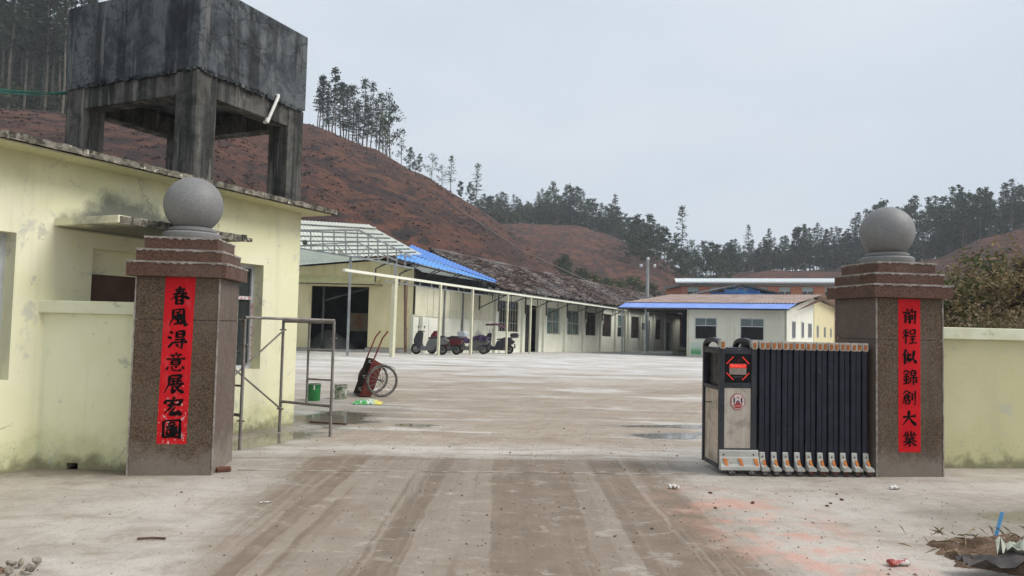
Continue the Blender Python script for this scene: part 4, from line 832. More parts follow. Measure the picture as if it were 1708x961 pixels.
for kd, x0, x1, z0, z1 in wins:
    if kd == 'door':
        d_ = MB().box(x0, x0 + (x1 - x0) * 0.30, 0.10, 0.15, 0.0, z1).build('door', M_DARK, lb)
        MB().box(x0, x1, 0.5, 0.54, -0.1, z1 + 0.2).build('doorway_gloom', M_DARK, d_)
        continue
    fm = {'bar': M_WOODW, 'wood': M_WOODW, 'glass': M_WINW, 'half': M_WINW}[kd]; y = 0.07; f = 0.07
    m = MB()
    for a in ((x0, x1, z0, z0 + f), (x0, x1, z1 - f, z1), (x0, x0 + f, z0 + f, z1 - f), (x1 - f, x1, z0 + f, z1 - f)): m.box(a[0], a[1], y, y + 0.08, a[2], a[3])
    zm = z0 + (z1 - z0) * 0.48; m.box(x0 + f, x1 - f, y + 0.01, y + 0.07, zm - 0.035, zm + 0.035)
    xm = (x0 + x1) / 2; 
    if kd != 'half': m.box(xm - 0.035, xm + 0.035, y + 0.012, y + 0.068, z0 + f, z1 - f)
    wn = m.build('window', fm, lb)
    for i, (pa, pb) in enumerate(((x0 + f, xm - 0.035), (xm + 0.035, x1 - f))):
        for j, (qa, qb) in enumerate(((z0 + f, zm - 0.035), (zm + 0.035, z1 - f))):
            gm = M_GLASSG if kd == 'glass' or (kd == 'half' and j == 1) else M_GLASS
            MB().box(pa, pb, y + 0.03, y + 0.04, qa, qb).build('pane', gm, wn)
    if kd in ('bar', 'wood', 'glass'):
        nb_ = 8 if kd != 'glass' else 3
        for i in range(1, nb_):
            xx = x0 + (x1 - x0) * i / nb_
            MB().box(xx - 0.014, xx + 0.014, y - 0.03, y - 0.005, z0 + 0.02, z1 - 0.02).build('window_bar', M_WINW if kd == 'bar' else fm, wn)
    if kd == 'wood' and x0 < 30:                                        # white shutter leaf ajar in some windows
        MB().box(x0 + f, x0 + f + 0.30, y - 0.02, y + 0.0, zm + 0.1, z1 - 0.1).build('curtain', M_COPE, wn)
    if kd == 'bar':
        for zz in (z0 + 0.5, z0 + 1.3): MB().box(x0, x1, y - 0.035, y - 0.02, zz - 0.012, zz + 0.012).build('window_bar', M_WINW, wn)
# clay tile roof: every tile is geometry; too many and too small to pick apart
def tile_roof(t0, t1, y_e, z_e, y_r, z_r, mat, parent):
    rnd = random.Random(31); m = MB(); L = math.hypot(y_r - y_e, z_r - z_e); rows = 18; wt_ = 0.28; n = int((t1 - t0) / wt_)
    dy, dz = (y_r - y_e) / L, (z_r - z_e) / L; ny, nz_ = -dz, dy
    if nz_ < 0: ny, nz_ = -ny, -nz_
    for r in range(rows):
        a = L * r / rows; b = a + L / rows * 1.25
        for i in range(n):
            if rnd.random() < 0.06: continue
            x = t0 + (i + 0.5) * wt_ + rnd.uniform(-0.03, 0.03); hw = wt_ * rnd.uniform(0.40, 0.5); l0 = 0.06 + rnd.uniform(-0.03, 0.08); l1 = 0.01 + rnd.uniform(-0.01, 0.02); da = rnd.uniform(-0.06, 0.04)
            V = []
            for (s_, lift) in ((a + da, l0), (b, l1)):
                for k, c in ((-1, 0.0), (-0.45, 0.045), (0.45, 0.045), (1, 0.0)):
                    V.append((x + hw * k, y_e + dy * s_ + ny * (lift + c), z_e + dz * s_ + nz_ * (lift + c)))
            o = len(V); V += [(x - hw, y_e + dy * (a + da), z_e + dz * (a + da) - 0.01), (x + hw, y_e + dy * (a + da), z_e + dz * (a + da) - 0.01)]
            m.add(V, [(0, 1, 5, 4), (1, 2, 6, 5), (2, 3, 7, 6), (8, 9, 3, 2, 1, 0)])
    return kind(m.build('roof_tile', mat, parent), 'stuff')
def tile_material():
    t = NT('weathered_clay_tile'); P = t.pos(); g = t.n('ShaderNodeNewGeometry').outputs['Random Per Island']
    c = t.mix(g, (0.026, 0.018, 0.016), (0.125, 0.083, 0.070)); c = t.mix(t.ramp(t.noise(P, 0.35, 4.0), 0.42, 0.65), c, t.mix(g, (0.10, 0.09, 0.085), (0.25, 0.225, 0.215)))
    c = t.mix(t.ramp(g, 0.86, 0.9), c, (0.25, 0.20, 0.17)); t.set(c, 0.9, 0, 0.2); return t.m
M_TILE = tile_material()
rf = MB().add([(T0 - 0.2, -0.45, 3.62), (T1 + 0.3, -0.45, 3.62), (T1 + 0.3, 4.4, 5.93), (T0 - 0.2, 4.4, 5.93), (T0 - 0.2, 9.2, 3.62), (T1 + 0.3, 9.2, 3.62)], [(0, 1, 2, 3), (3, 2, 5, 4)]).build('roof', pm('dark_roof_underlay', (0.03, 0.022, 0.02), None, rough=0.95), lb)
tile_roof(T0 - 0.2, T1 + 0.3, -0.5, 3.64, 4.4, 5.95, M_TILE, rf)
MB().tube([(T0 - 0.2, 4.4, 6.02), (T1 + 0.3, 4.4, 6.02)], 0.13, 8).build('ridge', M_TILE, rf)
# timber/clad wall bay between the shed and the tiled building
cb = thing('clad_wall_bay', 'cream clad wall bay behind the parked scooters under the blue roof', 'wall', CA, CROT)
m = MB().box(0.06, 7.85, 0.0, 0.18, -0.3, 1.86); m.build('lower_wall', M_CREAM, cb)
for i in range(15):
    x = 0.12 + i * 0.515
    MB().box(x, x + 0.495, -0.03 - (0.012 if i % 3 == 0 else 0), -0.002, 1.80, 3.22 + (0.03 if i % 4 == 1 else 0)).build('cladding_panel', M_CLAD, cb)
for i, x in enumerate((1.35, 3.0, 4.7, 6.2)): MB().box(x, x + 0.95, -0.022, -0.001, 0.15, 1.70).build('door_panel', M_CREAM, cb, bevel=0.006, seg=1)
for x in (2.62, 4.42, 5.35): MB().bar((x, -0.07, -0.1), (x, -0.07, 3.4), 0.08, 0.08).build('post', M_STEELP, cb)
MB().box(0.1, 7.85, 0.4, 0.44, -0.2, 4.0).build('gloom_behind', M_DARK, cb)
mb_ = MB().box(0.55, 0.80, -0.20, -0.03, 1.38, 1.78).build('meter_box', M_CREAM, cb, bevel=0.01); MB().box(0.801, 0.82, -0.19, -0.04, 1.42, 1.76).build('meter_door', pm('faded_red_box', (0.25, 0.10, 0.085), None), mb_)
# blue roof over the bay, on steel trusses
br = thing('blue_roof', 'bright blue sheet roof on dark steel trusses next to the pale carport', 'roof', CA, CROT)
BRI = (Matrix.Translation(CA) @ Matrix.Rotation(RZ, 4, 'Z') @ Matrix.Rotation(SLOPE, 4, 'Y')).inverted()
a = BRI @ at(660, 430.5, 32.3); b = BRI @ at(826, 471.5, 40.3); c = BRI @ at(829, 468.5, 41.9); d = BRI @ at(687, 409.5, 40.8)
mid1 = a.lerp(d, 0.42); mid2 = b.lerp(c, 0.42)
MB().sheet(a, b, mid2, mid1, 26, 0.022).build('roof_sheet', M_BLUE1, br); MB().sheet(mid1 + Vector((0, 0, 0.03)), mid2 + Vector((0, 0, 0.03)), c + Vector((0, 0, 0.03)), d + Vector((0, 0, 0.03)), 26, 0.022).build('roof_sheet', M_BLUE2, br)
for k in range(6):
    f = k / 5; p = a.lerp(b, f) - Vector((0, 0, 0.08)); q = d.lerp(c, f) - Vector((0, 0, 0.08)); hh = Vector((p.x + 0.2, 0.25, p.z - 0.35))
    MB().bar(p, q, 0.05, 0.05).bar(p, hh, 0.04, 0.04).bar(hh, p.lerp(q, 0.5), 0.04, 0.04).bar(hh, (hh.x, hh.y, 3.2), 0.05, 0.05).build('truss', M_DKST, br)
MB().bar(a - Vector((0, -0.1, 0.05)), b - Vector((0, -0.1, 0.05)), 0.05, 0.06).build('purlin', M_DKST, br)
# ------------------------------------------------------------------ shed at the left end of the yard
sh = thing('yellow_shed', 'yellow clad shed with a tall dark open doorway and a small awning', 'building', (0, 35.4, 0))
GX0, GX1, OX0, OX1 = -11.2, -4.72, -9.6, -6.84
def gable(x): return 4.62 - (x + 6.11) * 0.30 if x > -6.11 else 4.62 + (x + 6.11) * 0.105
x = GX0
while x < GX1 - 0.05:                                                   # upright cladding boards of the gable
    x2 = min(x + 0.54, GX1); zb = 3.36
    MB().prism([(x + 0.006, zb), (x2 - 0.006, zb), (x2 - 0.006, gable(x2)), (x + 0.006, gable(x))], lambda p, q: (p, -0.03, q), lambda p, q: (p, 0.03, q)).build('cladding_board', M_YSHED, sh); x = x2
MB().box(GX0, GX1, 0.02, 0.06, 3.3, 4.25).build('gable_backing', M_YSHED, sh)
MB().box(GX0, OX0, -0.02, 0.14, 0.1, 3.355).build('wall_panel', M_YSHED, sh, bevel=0.01)
sd_ = MB().box(OX1, GX1 - 0.3, -0.05, 0.10, 0.42, 3.355).build('sliding_door', M_YSHED, sh, bevel=0.012)
MB().box(GX1 - 0.28, GX1, -0.03, 0.12, 0.1, 3.355).build('wall_panel', M_YSHED, sh, bevel=0.01)
MB().box(GX0, OX0, -0.12, 0.2, -0.2, 0.36).box(OX1 - 0.1, GX1, -0.12, 0.2, -0.2, 0.40).build('plinth', M_CURB, sh)
MB().box(OX0, OX1 - 0.101, -0.10, 0.3, -0.2, 0.30).build('door_sill', M_CURB, sh)
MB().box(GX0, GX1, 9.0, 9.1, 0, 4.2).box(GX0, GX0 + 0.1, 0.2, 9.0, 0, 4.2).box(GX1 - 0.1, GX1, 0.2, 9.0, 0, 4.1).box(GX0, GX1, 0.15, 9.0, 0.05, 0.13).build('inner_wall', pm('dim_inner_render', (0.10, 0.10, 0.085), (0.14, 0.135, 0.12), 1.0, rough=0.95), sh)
MB().add([(GX0, -0.3, gable(GX0) + 0.06), (-6.11, -0.3, 4.70), (GX1 + 0.2, -0.3, gable(GX1 + 0.2) + 0.06), (GX0, 9.2, gable(GX0) + 0.06), (-6.11, 9.2, 4.70), (GX1 + 0.2, 9.2, gable(GX1 + 0.2) + 0.06)], [(0, 1, 4, 3), (1, 2, 5, 4)]).build('roof', M_DKST, sh)
aw = MB().sheet((-10.3, -1.0, 3.40), (-6.45, -1.0, 3.40), (-6.15, -0.06, 3.80), (-10.1, -0.06, 3.80), 16, 0.02).build('awning', M_YSHED, sh)
MB().bar((-10.3, -0.98, 3.37), (-6.45, -0.98, 3.37), 0.04, 0.05).bar((-6.45, -0.98, 3.37), (-6.2, -0.04, 3.40), 0.03, 0.04).build('awning_rail', M_DKST, aw)
MB().bar((-9.2, 0.8, 0.1), (-9.2, 0.8, 4.1), 0.12).bar((-9.25, 0.8, 2.6), (-7.0, 0.8, 3.3), 0.08).build('inner_frame', M_DKST, sh)
# contents of the doorway
m = MB(); rnd = random.Random(2); n = 14
for j in range(n):
    for i in range(n):
        u_ = i / (n - 1) * 2 - 1; v_ = j / (n - 1) * 2 - 1; r_ = math.hypot(u_, v_); m.v.append((u_ * 1.5, v_ * 1.4, max(0, 1 - r_) ** 0.8 * 1.15 + mnoise.noise((u_ * 3, v_ * 3, 1)) * 0.1))
m.f = [(j * n + i, j * n + i + 1, (j + 1) * n + i + 1, (j + 1) * n + i) for j in range(n - 1) for i in range(n - 1)]
tag(m.build('sand_heap', M_GRAVEL, smooth='all', loc=(-9.2, 37.6, 0.13)), 'grey heap of sand just inside the dark shed doorway', 'heap')
cbx = thing('cardboard_crate', 'pale torn carton standing deep inside the dark shed doorway', 'box', (-8.1, 39.5, 0.13), (0, 0, 0.35))
MB().box(-0.55, 0.55, -0.4, 0.4, 1.0, 1.95).build('carton', pm('kraft_carton', (0.50, 0.40, 0.26), (0.42, 0.32, 0.20), 3.0, rough=0.8), cbx, bevel=0.01); MB().box(-0.2, 0.05, -0.41, -0.402, 1.2, 1.9).build('label_sheet', pm('orange_label', (0.5, 0.25, 0.12), None), cbx)
MB().box(-0.6, 0.6, -0.45, 0.45, 0.0, 0.999).build('pallet_base', M_DARK, cbx)
# downpipe at the corner
tag(MB().tube([at(676, 470, 34.6), at(676, 588, 34.6)], 0.07, 8).build('downpipe', M_RUSTP), 'rusty brown downpipe at the right corner of the yellow shed', 'pipe')
# ------------------------------------------------------------------ pale carport with open roof truss
cp = thing('carport', 'pale translucent carport roof on a grey open steel truss before the shed', 'carport', (0, 0, 0))
A1, B1, C1, D1 = at(440, 371, 30.2), at(627, 382.5, 30.6), at(704, 424.5, 34.9), at(440, 433, 35.0)
MB().sheet(A1, B1, C1, D1, 34, 0.018).build('roof_sheet', M_TRANS, cp)
MB().sheet(A1 + Vector((0, 0, 0.04)), B1 + Vector((0, 0, 0.04)), B1 + Vector((0.05, -1.6, -0.02)), A1 + Vector((0, -1.6, -0.02)), 34, 0.018).build('roof_sheet', M_TRANS, cp)
MB().bar(A1 + Vector((0, 0, 0.06)), B1 + Vector((0, 0, 0.06)), 0.22, 0.05).build('ridge_cap', pm('blue_white_ridge', (0.6, 0.63, 0.66), (0.12, 0.2, 0.5), 2.0, 0.55, 0.6, rough=0.5), cp)
MB().sheet(at(440, 405, 31.2), at(612, 433, 31.2), at(640, 431, 35.2), at(440, 447, 35.2), 30, 0.015).build('lower_roof_sheet', M_TRANSB, cp)
for k in range(1, 7):
    f = k / 7; MB().bar(A1.lerp(D1, f) - Vector((0, 0, 0.05)), B1.lerp(C1, f) - Vector((0, 0, 0.05)), 0.05, 0.06).build('purlin', M_GRYST, cp)
def tp(x, y): return at(x, y, 30.35 + max(0, (x - 600) / 85.0) * 1.5)
def member(a, b, w_=0.06): MB().bar(a, b, w_, w_).build('truss_member', M_GRYST, cp)
member(tp(440, 384), tp(598, 384)); member(tp(598, 384), tp(686, 428)); member(tp(505, 409), tp(596, 404), 0.045); member(tp(596, 404), tp(662, 435), 0.045)
bot = [(440, 407), (505, 415), (560, 424), (600, 430), (640, 438), (690, 448)]
for p, q in zip(bot, bot[1:]): member(tp(*p), tp(*q))
def boty(x):
    for (x0, y0), (x1, y1) in zip(bot, bot[1:]):
        if x0 <= x <= x1: return y0 + (y1 - y0) * (x - x0) / (x1 - x0)
def topy(x): return 384 if x <= 598 else 384 + (x - 598) * 0.5
for x in (518, 538, 557, 576, 596, 614, 630, 646, 661, 675): member(tp(x, topy(x)), tp(x + 1, boty(x)), 0.05)
for x0, y0, x1 in ((541, 407, 557), (560, 407, 576), (577, 406, 594), (612, 413, 597), (627, 420, 611), (642, 427, 628)): member(tp(x0, y0), tp(x1, boty(x1)), 0.035)
for xa, yt, yb, dd in ((585, 427, 587.5, 30.5), (660, 440, 588.5, 31.2)):
    a = at(xa, yt, dd); MB().bar(a, (a.x, a.y, gz(a.x, a.y) - 0.02), 0.09).build('post', M_GRYST, cp)
la = at(567, 421, 30.1); fl_ = MB().box(-0.06, 0.06, -0.1, 0.06, -0.06, 0.06).build('floodlight', M_CAPG, cp, loc=la)
lamp = MB().lathe([(0.10, 0), (0.10, 0.07), (0.06, 0.1)], 12, Matrix.Translation(at(509, 405, 30.0)) @ Matrix.Rotation(1.3, 4, 'X')).build('floodlight', M_DKST, cp)
# ------------------------------------------------------------------ canopy rail along the long building
cr_ = thing('walkway_canopy', 'narrow walkway canopy on slim cream poles in front of the long workshop', 'canopy', CA, CROT)
MB().bar((-7.4, -2.0, 3.27), (25.2, -2.0, 3.23), 0.12, 0.10).build('front_rail', M_CREAM, cr_)
MB().bar((-4.9, -2.0, 3.05), (3.3, -2.0, 2.98), 0.05, 0.05).build('lower_rail', M_STEELP, cr_)
MB().sheet((3.4, -2.08, 3.31), (25.4, -2.08, 3.29), (25.4, -0.05, 3.42), (3.4, -0.05, 3.42), 60, 0.012).build('canopy_sheet', M_GRYST, cr_)
for x in (-4.2, -3.4, -2.4, -1.5, -0.3, 0.8, 2.0): MB().bar((x, -2.0, 3.22), (x, -2.0, 3.03), 0.045).build('rail_strut', M_STEELP, cr_)
for x, w_ in ((-4.2, 0.17), (-0.75, 0.10), (2.12, 0.10), (5.8, 0.09), (8.6, 0.09), (24.9, 0.10)): MB().bar((x, -2.0, -0.12), (x, -2.0, 3.21), w_).build('pole', M_CPOLE, cr_)
for x in (5.9, 8.1, 11.55, 14.6, 18.0, 21.4, 24.9): MB().bar((x, -0.20, 2.35), (x, -0.20, 3.36), 0.06).bar((x, -0.20, 2.45), (x, -1.95, 3.2), 0.05).bar((x, -0.2, 3.30), (x, -1.95, 3.23), 0.05).bar((x, -1.0, 2.86), (x, -1.0, 3.26), 0.035).build('bracket', M_DKST, cr_)

# ------------------------------------------------------------------ white workshop on the right
BO = Vector((11.51, 48.0, -0.06)); UROT = (0, 0, R_(-27.7))
rb = thing('white_workshop', 'white clad workshop with brown roof, faded blue eave and dark open bay', 'building', BO, UROT)
fw_ = [(0.41, 1.81, 1.08, 2.46), (3.26, 4.69, 1.10, 2.46)]
m = MB(); n = 40
wall_mesh(m, 0.0, 6.0, -0.2, 2.98, fw_, 0.0, 0.08); m.build('front_wall', M_WCLAD, rb)
for i in range(41):                                                     # raised ribs of the cladding
    x = 0.02 + i * 0.149
    for z0, z1 in ([(-0.1, 2.97)] if not any(a[0] - 0.05 < x < a[1] + 0.05 for a in fw_) else [(-0.1, 1.05), (2.5, 2.97)]): MB().box(x, x + 0.045, -0.022, -0.001, z0, z1).build('cladding_rib', M_WCLAD, rb)
for a in fw_:
    m = MB(); f = 0.045; zm = 1.96; xm = (a[0] + a[1]) / 2
    for q in ((a[0], a[1], a[2], a[2] + f), (a[0], a[1], a[3] - f, a[3]), (a[0], a[0] + f, a[2] + f, a[3] - f), (a[1] - f, a[1], a[2] + f, a[3] - f), (a[0] + f, a[1] - f, zm - 0.025, zm + 0.025), (xm - 0.02, xm + 0.02, zm + 0.025, a[3] - f)): m.box(q[0], q[1], -0.03, 0.03, q[2], q[3])
    wn = m.build('window', M_ALU, rb)
    for pa, pb in ((a[0] + f, xm - 0.02), (xm + 0.02, a[1] - f)): MB().box(pa, pb, -0.005, 0.005, zm + 0.025, a[3] - f).build('pane', glass_mat('green_top_light', (0.06, 0.085, 0.08)), wn)
    MB().box(a[0] + f, a[1] - f, 0.02, 0.03, a[2] + f, zm - 0.025).build('pane', M_BLK, wn)
MB().box(2.52, 2.60, -0.06, -0.023, -0.1, 2.97).build('downpipe', M_WCLAD, rb)
MB().box(-0.10, -0.001, -0.05, 0.1, -0.2, 2.98).build('corner_post', M_CPOLE, rb)
# side wall: lean-to part, then the older block behind
sw = [(2.6, 4.4, 1.25, 2.4), (7.7, 9.3, 1.25, 2.42), (12.0, 14.6, 1.25, 2.38)]; sw2 = [(18.1, 20.0, 1.2, 2.28), (24.6, 26.8, 1.2, 2.2), (31.4, 33.5, 1.15, 2.1)]
ml = Matrix.Translation((6.0, 0, 0)) @ Matrix.Rotation(math.pi / 2, 4, 'Z')   # local wall x -> y, wall back towards -x
def side(mbx, *a, **k):
    t2 = MB(); wall_mesh(t2, *a, **k); mbx.add([ml @ Vector(p) for p in t2.v], t2.f); return mbx
m = side(MB(), 0.0, 16.0, -0.6, 2.97, sw, y0=0.0, y1=0.1); m.prism([(0.0, 2.971), (16.0, 2.971), (16.0, 4.45), (0.0, 3.0)], lambda y, z: (6.0, y, z), lambda y, z: (5.9, y, z)); m.build('side_wall', M_WCLAD, rb)
m = side(MB(), 16.02, 40.0, -1.0, 4.35, sw2, y0=-0.05, y1=0.1); m.build('rear_side_wall', M_YSHED, rb)
MB().box(5.3, 5.35, 0.3, 39.0, -0.3, 2.9).build('inner_wall', M_DARK, rb)
for q in sw + sw2:
    m = MB(); f = 0.07
    for s_ in ((q[0], q[1], q[2], q[2] + f), (q[0], q[1], q[3] - f, q[3]), (q[0], q[0] + f, q[2] + f, q[3] - f), (q[1] - f, q[1], q[2] + f, q[3] - f), ((q[0] + q[1]) / 2 - 0.05, (q[0] + q[1]) / 2 + 0.05, q[2] + f, q[3] - f)): m.box(5.92, 6.02, s_[0], s_[1], s_[2], s_[3])
    wn = m.build('window', M_ALU, rb); MB().box(5.95, 5.96, q[0] + f, q[1] - f, q[2] + f, q[3] - f).build('pane', M_GLASS, wn)
# roofs
FL, FR, BLx, BRx = -4.5, 6.25, -5.6, 6.75
e1 = MB().sheet((FL, -0.85, 3.06), (FR, -0.85, 3.06), (FR + 0.25, 1.6, 3.50), (FL - 0.2, 1.6, 3.50), 60, 0.018).build('eave_sheet', M_BLUE3, rb)
MB().bar((FL, -0.80, 3.0), (FR, -0.80, 3.0), 0.05, 0.06).build('eave_beam', M_DKST, e1)
MB().sheet((FL - 0.15, 1.2, 3.47), (FR + 0.22, 1.2, 3.47), (BRx, 16.2, 4.72), (BLx, 16.2, 4.72), 46, 0.03).build('roof_sheet', M_RUSTROOF, rb)
MB().sheet((BLx, 16.2, 4.72), (BRx, 16.2, 4.72), (BRx, 40.0, 4.3), (BLx, 40.0, 4.3), 40, 0.03).build('roof_sheet', M_RUSTROOF, rb)
MB().prism([(0.3, 3.0), (16.0, 4.5), (16.0, 4.2)], lambda y, z: (6.55, y, z), lambda y, z: (6.6, y, z)).build('gable_shadow_board', M_WOODW, rb)
for x in (-2.7, -4.3): MB().bar((x, -0.6, -0.3), (x, -0.6, 3.05), 0.09).build('bay_post', M_GRYST, rb)
# gloom of the open bay: blue tarpaulin, stacked sacks, back wall
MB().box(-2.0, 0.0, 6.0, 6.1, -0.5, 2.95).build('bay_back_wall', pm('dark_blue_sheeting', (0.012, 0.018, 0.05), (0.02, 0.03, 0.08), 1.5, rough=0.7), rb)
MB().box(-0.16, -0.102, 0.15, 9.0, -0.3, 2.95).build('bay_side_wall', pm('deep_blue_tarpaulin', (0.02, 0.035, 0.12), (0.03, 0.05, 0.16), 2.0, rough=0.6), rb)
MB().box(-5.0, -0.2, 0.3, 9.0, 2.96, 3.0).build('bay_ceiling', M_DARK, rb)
for k, (x, y, z) in enumerate(((-1.1, 4.5, 0.0), (-1.9, 4.6, 0.0), (-1.5, 4.5, 0.3))):
    mm = MB(); mm.lathe([(0.1, -0.42), (0.22, -0.36), (0.26, 0.0), (0.22, 0.36), (0.1, 0.42)], 10, Matrix.Translation((0, 0, 0.17)) @ Matrix.Scale(0.62, 4, (0, 0, 1)) @ Matrix.Rotation(math.pi / 2, 4, 'Y'))
    s_ = mm.build('sack', pm('dusty_sack', (0.22, 0.23, 0.18), (0.3, 0.3, 0.24), 5.0, rough=0.9), None, smooth='all'); s_.matrix_world = Matrix.Translation(BO) @ Matrix.Rotation(R_(-27.7), 4, 'Z') @ Matrix.Translation((x, y, z - 0.2))
    tag(s_, 'dusty sack lying in the dark open bay of the white workshop', 'sack', 'sacks in the dark bay')
nb = thing('notice_board', 'white and green notice board leaning at the white workshop corner', 'board', Matrix.Translation(BO) @ Matrix.Rotation(R_(-27.7), 4, 'Z') @ Vector((0.14, -0.10, 0.06)), (R_(-4), 0, R_(-27.7)))
MB().box(0, 0.75, 0, 0.03, 0.0, 0.86).build('board_frame', M_WCLAD, nb); 
tN = NT('green_white_print'); Zn = tN.sep(tN.pos(True))[2]; tN.set(tN.mix(tN.ramp(Zn, 0.15, 0.6), (0.10, 0.33, 0.13), (0.55, 0.66, 0.55)), 0.5)
MB().box(0.04, 0.71, -0.006, -0.001, 0.04, 0.82).build('printed_sheet', tN.m, nb)
# ------------------------------------------------------------------ blue-gabled shed and brick block behind
bs = thing('blue_gable_shed', 'shed with bright blue gable panels and dark roof edges behind the brown roof', 'building', (0, 66, 0))
ap = (20.44, 5.78); e0 = (15.6, 4.62); e2 = (25.3, 4.75)
bx = lambda x: e0[1] + (ap[1] - e0[1]) * (x - e0[0]) / (ap[0] - e0[0]) if x < ap[0] else e2[1] + (ap[1] - e2[1]) * (e2[0] - x) / (e2[0] - ap[0])
for k, (z0, z1) in enumerate(((3.6, 4.72), (4.735, 5.0), (5.015, 5.3), (5.315, 5.5))):
    xa = 17.1 if z1 < 4.75 else e0[0] + (z1 - e0[1]) / (ap[1] - e0[1]) * (ap[0] - e0[0]) + 0.5; xb = e2[0] - (z1 - e2[1]) / (ap[1] - e2[1]) * (e2[0] - ap[0]) - 0.5
    if z1 < 4.75: xb = 23.4
    q = (xa + xb) / 2 + (k - 1.5) * 0.8
    MB().box(xa, q - 0.015, -0.02 - 0.01 * (k % 2), 0.05, z0, z1).build('gable_panel', M_BLUE2 if k % 2 else M_BLUE1, bs); MB().box(q + 0.015, xb, -0.02, 0.05, z0, z1).build('gable_panel', M_BLUE1 if k % 2 else M_BLUE2, bs)
MB().box(15.8, 25.0, 0.3, 0.4, -1.0, 4.7).build('back_wall', M_DARK, bs)
MB().prism([e0, ap, e2, (e2[0], e2[1] - 0.1), (ap[0], ap[1] - 0.14), (e0[0], e0[1] - 0.1)], lambda x, z: (x, -0.5, z), lambda x, z: (x, 10.0, z)).build('roof', M_DKST, bs)
for x in (19.9, 21.0): MB().bar((x, -0.1, 5.2), (20.44, -0.1, 5.6), 0.08).build('gable_strut', M_CAPG, bs)
def brick_mat():
    t = NT('red_orange_brick'); P = t.pos(); n = t.n('ShaderNodeTexBrick'); t.l(t.mapv(P, (1, 1, 1), rot=(math.pi / 2, 0, 0)), n.inputs['Vector']); n.inputs['Scale'].default_value = 2.2
    for k, c in (('Color1', (0.46, 0.165, 0.085, 1)), ('Color2', (0.56, 0.22, 0.125, 1)), ('Mortar', (0.33, 0.24, 0.2, 1))): n.inputs[k].default_value = c
    t.set(n.outputs[0], 0.9, 0, 0.2); return t.m
M_BRICK = brick_mat()
kb = thing('brick_block', 'red brick two-storey block with long white metal roof behind the workshops', 'building', (0, 78, -0.41), (0, -0.0225, 0))
bw = [(18.7 + 2.42 * i, 19.9 + 2.42 * i, 5.0, 6.08) for i in range(8)]
wall_mesh(MB(), 18.05, 39.0, -1.0, 6.15, bw, 0.0, 0.3).build('wall', M_BRICK, kb)
MB().box(18.05, 18.3, 0.3, 8.0, -1.0, 6.15).build('side_wall', M_BRICK, kb)
MB().box(18.3, 39, 2.0, 2.1, 0, 6.1).build('inner_wall', M_DARK, kb)
MB().box(17.8, 39.3, -0.12, 8.3, 6.19, 6.42).build('eave_band', pm('grey_green_eave', (0.26, 0.28, 0.27), None), kb)
MB().sheet((17.3, -0.6, 6.60), (39.5, -0.6, 6.60), (39.5, 4.0, 7.25), (18.2, 4.0, 7.25), 70, 0.03).build('roof', pm('white_metal_roof', (0.66, 0.70, 0.70), (0.72, 0.76, 0.76), 0.8, rough=0.5), kb)
MB().box(17.3, 39.5, -0.62, -0.5, 6.47, 6.58).build('gutter', pm('white_gutter', (0.6, 0.62, 0.62), None), kb)
for a in bw:
    m = MB().box(a[0], a[1], 0.05, 0.13, 5.62, 5.68).box((a[0] + a[1]) / 2 - 0.03, (a[0] + a[1]) / 2 + 0.03, 0.05, 0.13, a[2], 5.62)
    wn = m.build('window', M_ALU, kb); MB().box(a[0], a[1], 0.08, 0.1, 5.68, a[3]).build('pane', pm('grey_green_blind', (0.36, 0.42, 0.39), None, rough=0.4), wn); MB().box(a[0], a[1], 0.09, 0.1, a[2], 5.62).build('pane', M_GLASS, wn)
# ------------------------------------------------------------------ utility pole
up_ = thing('utility_pole', 'grey concrete utility pole with white insulators behind the tiled roof end', 'pole', (12.1, 66, -0.8))
MB().lathe([(0.2, 0), (0.13, 8.6)], 10).build('pole_shaft', pm('grey_concrete_pole', (0.40, 0.42, 0.40), (0.33, 0.345, 0.33), 2.0, rough=0.9), up_, smooth=40)
MB().bar((-0.75, -0.15, 5.2), (0.75, -0.15, 5.2), 0.07).build('cross_arm', M_STEELP, up_)
MB().bar((-0.4, -0.15, 8.2), (0.4, -0.15, 8.25), 0.06).build('cross_arm', M_STEELP, up_)
for x, z in ((-0.62, 8.0), (0.6, 8.02), (0.0, 8.62)): MB().lathe([(0.05, -0.16), (0.12, -0.10), (0.15, 0.0), (0.12, 0.12), (0.05, 0.16)], 10, Matrix.Translation((x, -0.15, z))).build('insulator', pm('white_porcelain', (0.7, 0.7, 0.7), None, rough=0.25), up_, smooth=40)
tr_ = MB().box(-0.5, -0.1, -0.5, -0.15, 2.3, 2.9).build('transformer', M_GRYST, up_)
M_WIRE = pm('weathered_wire', (0.33, 0.28, 0.25), None, rough=0.7)
tag(MB().tube([at(640, 279, 141), at(760, 345, 118), at(868, 416, 92), at(1000, 478, 68)], 0.045, 5).build('power_cable', M_WIRE), 'thin pale cable running down across the red hillside', 'cable')
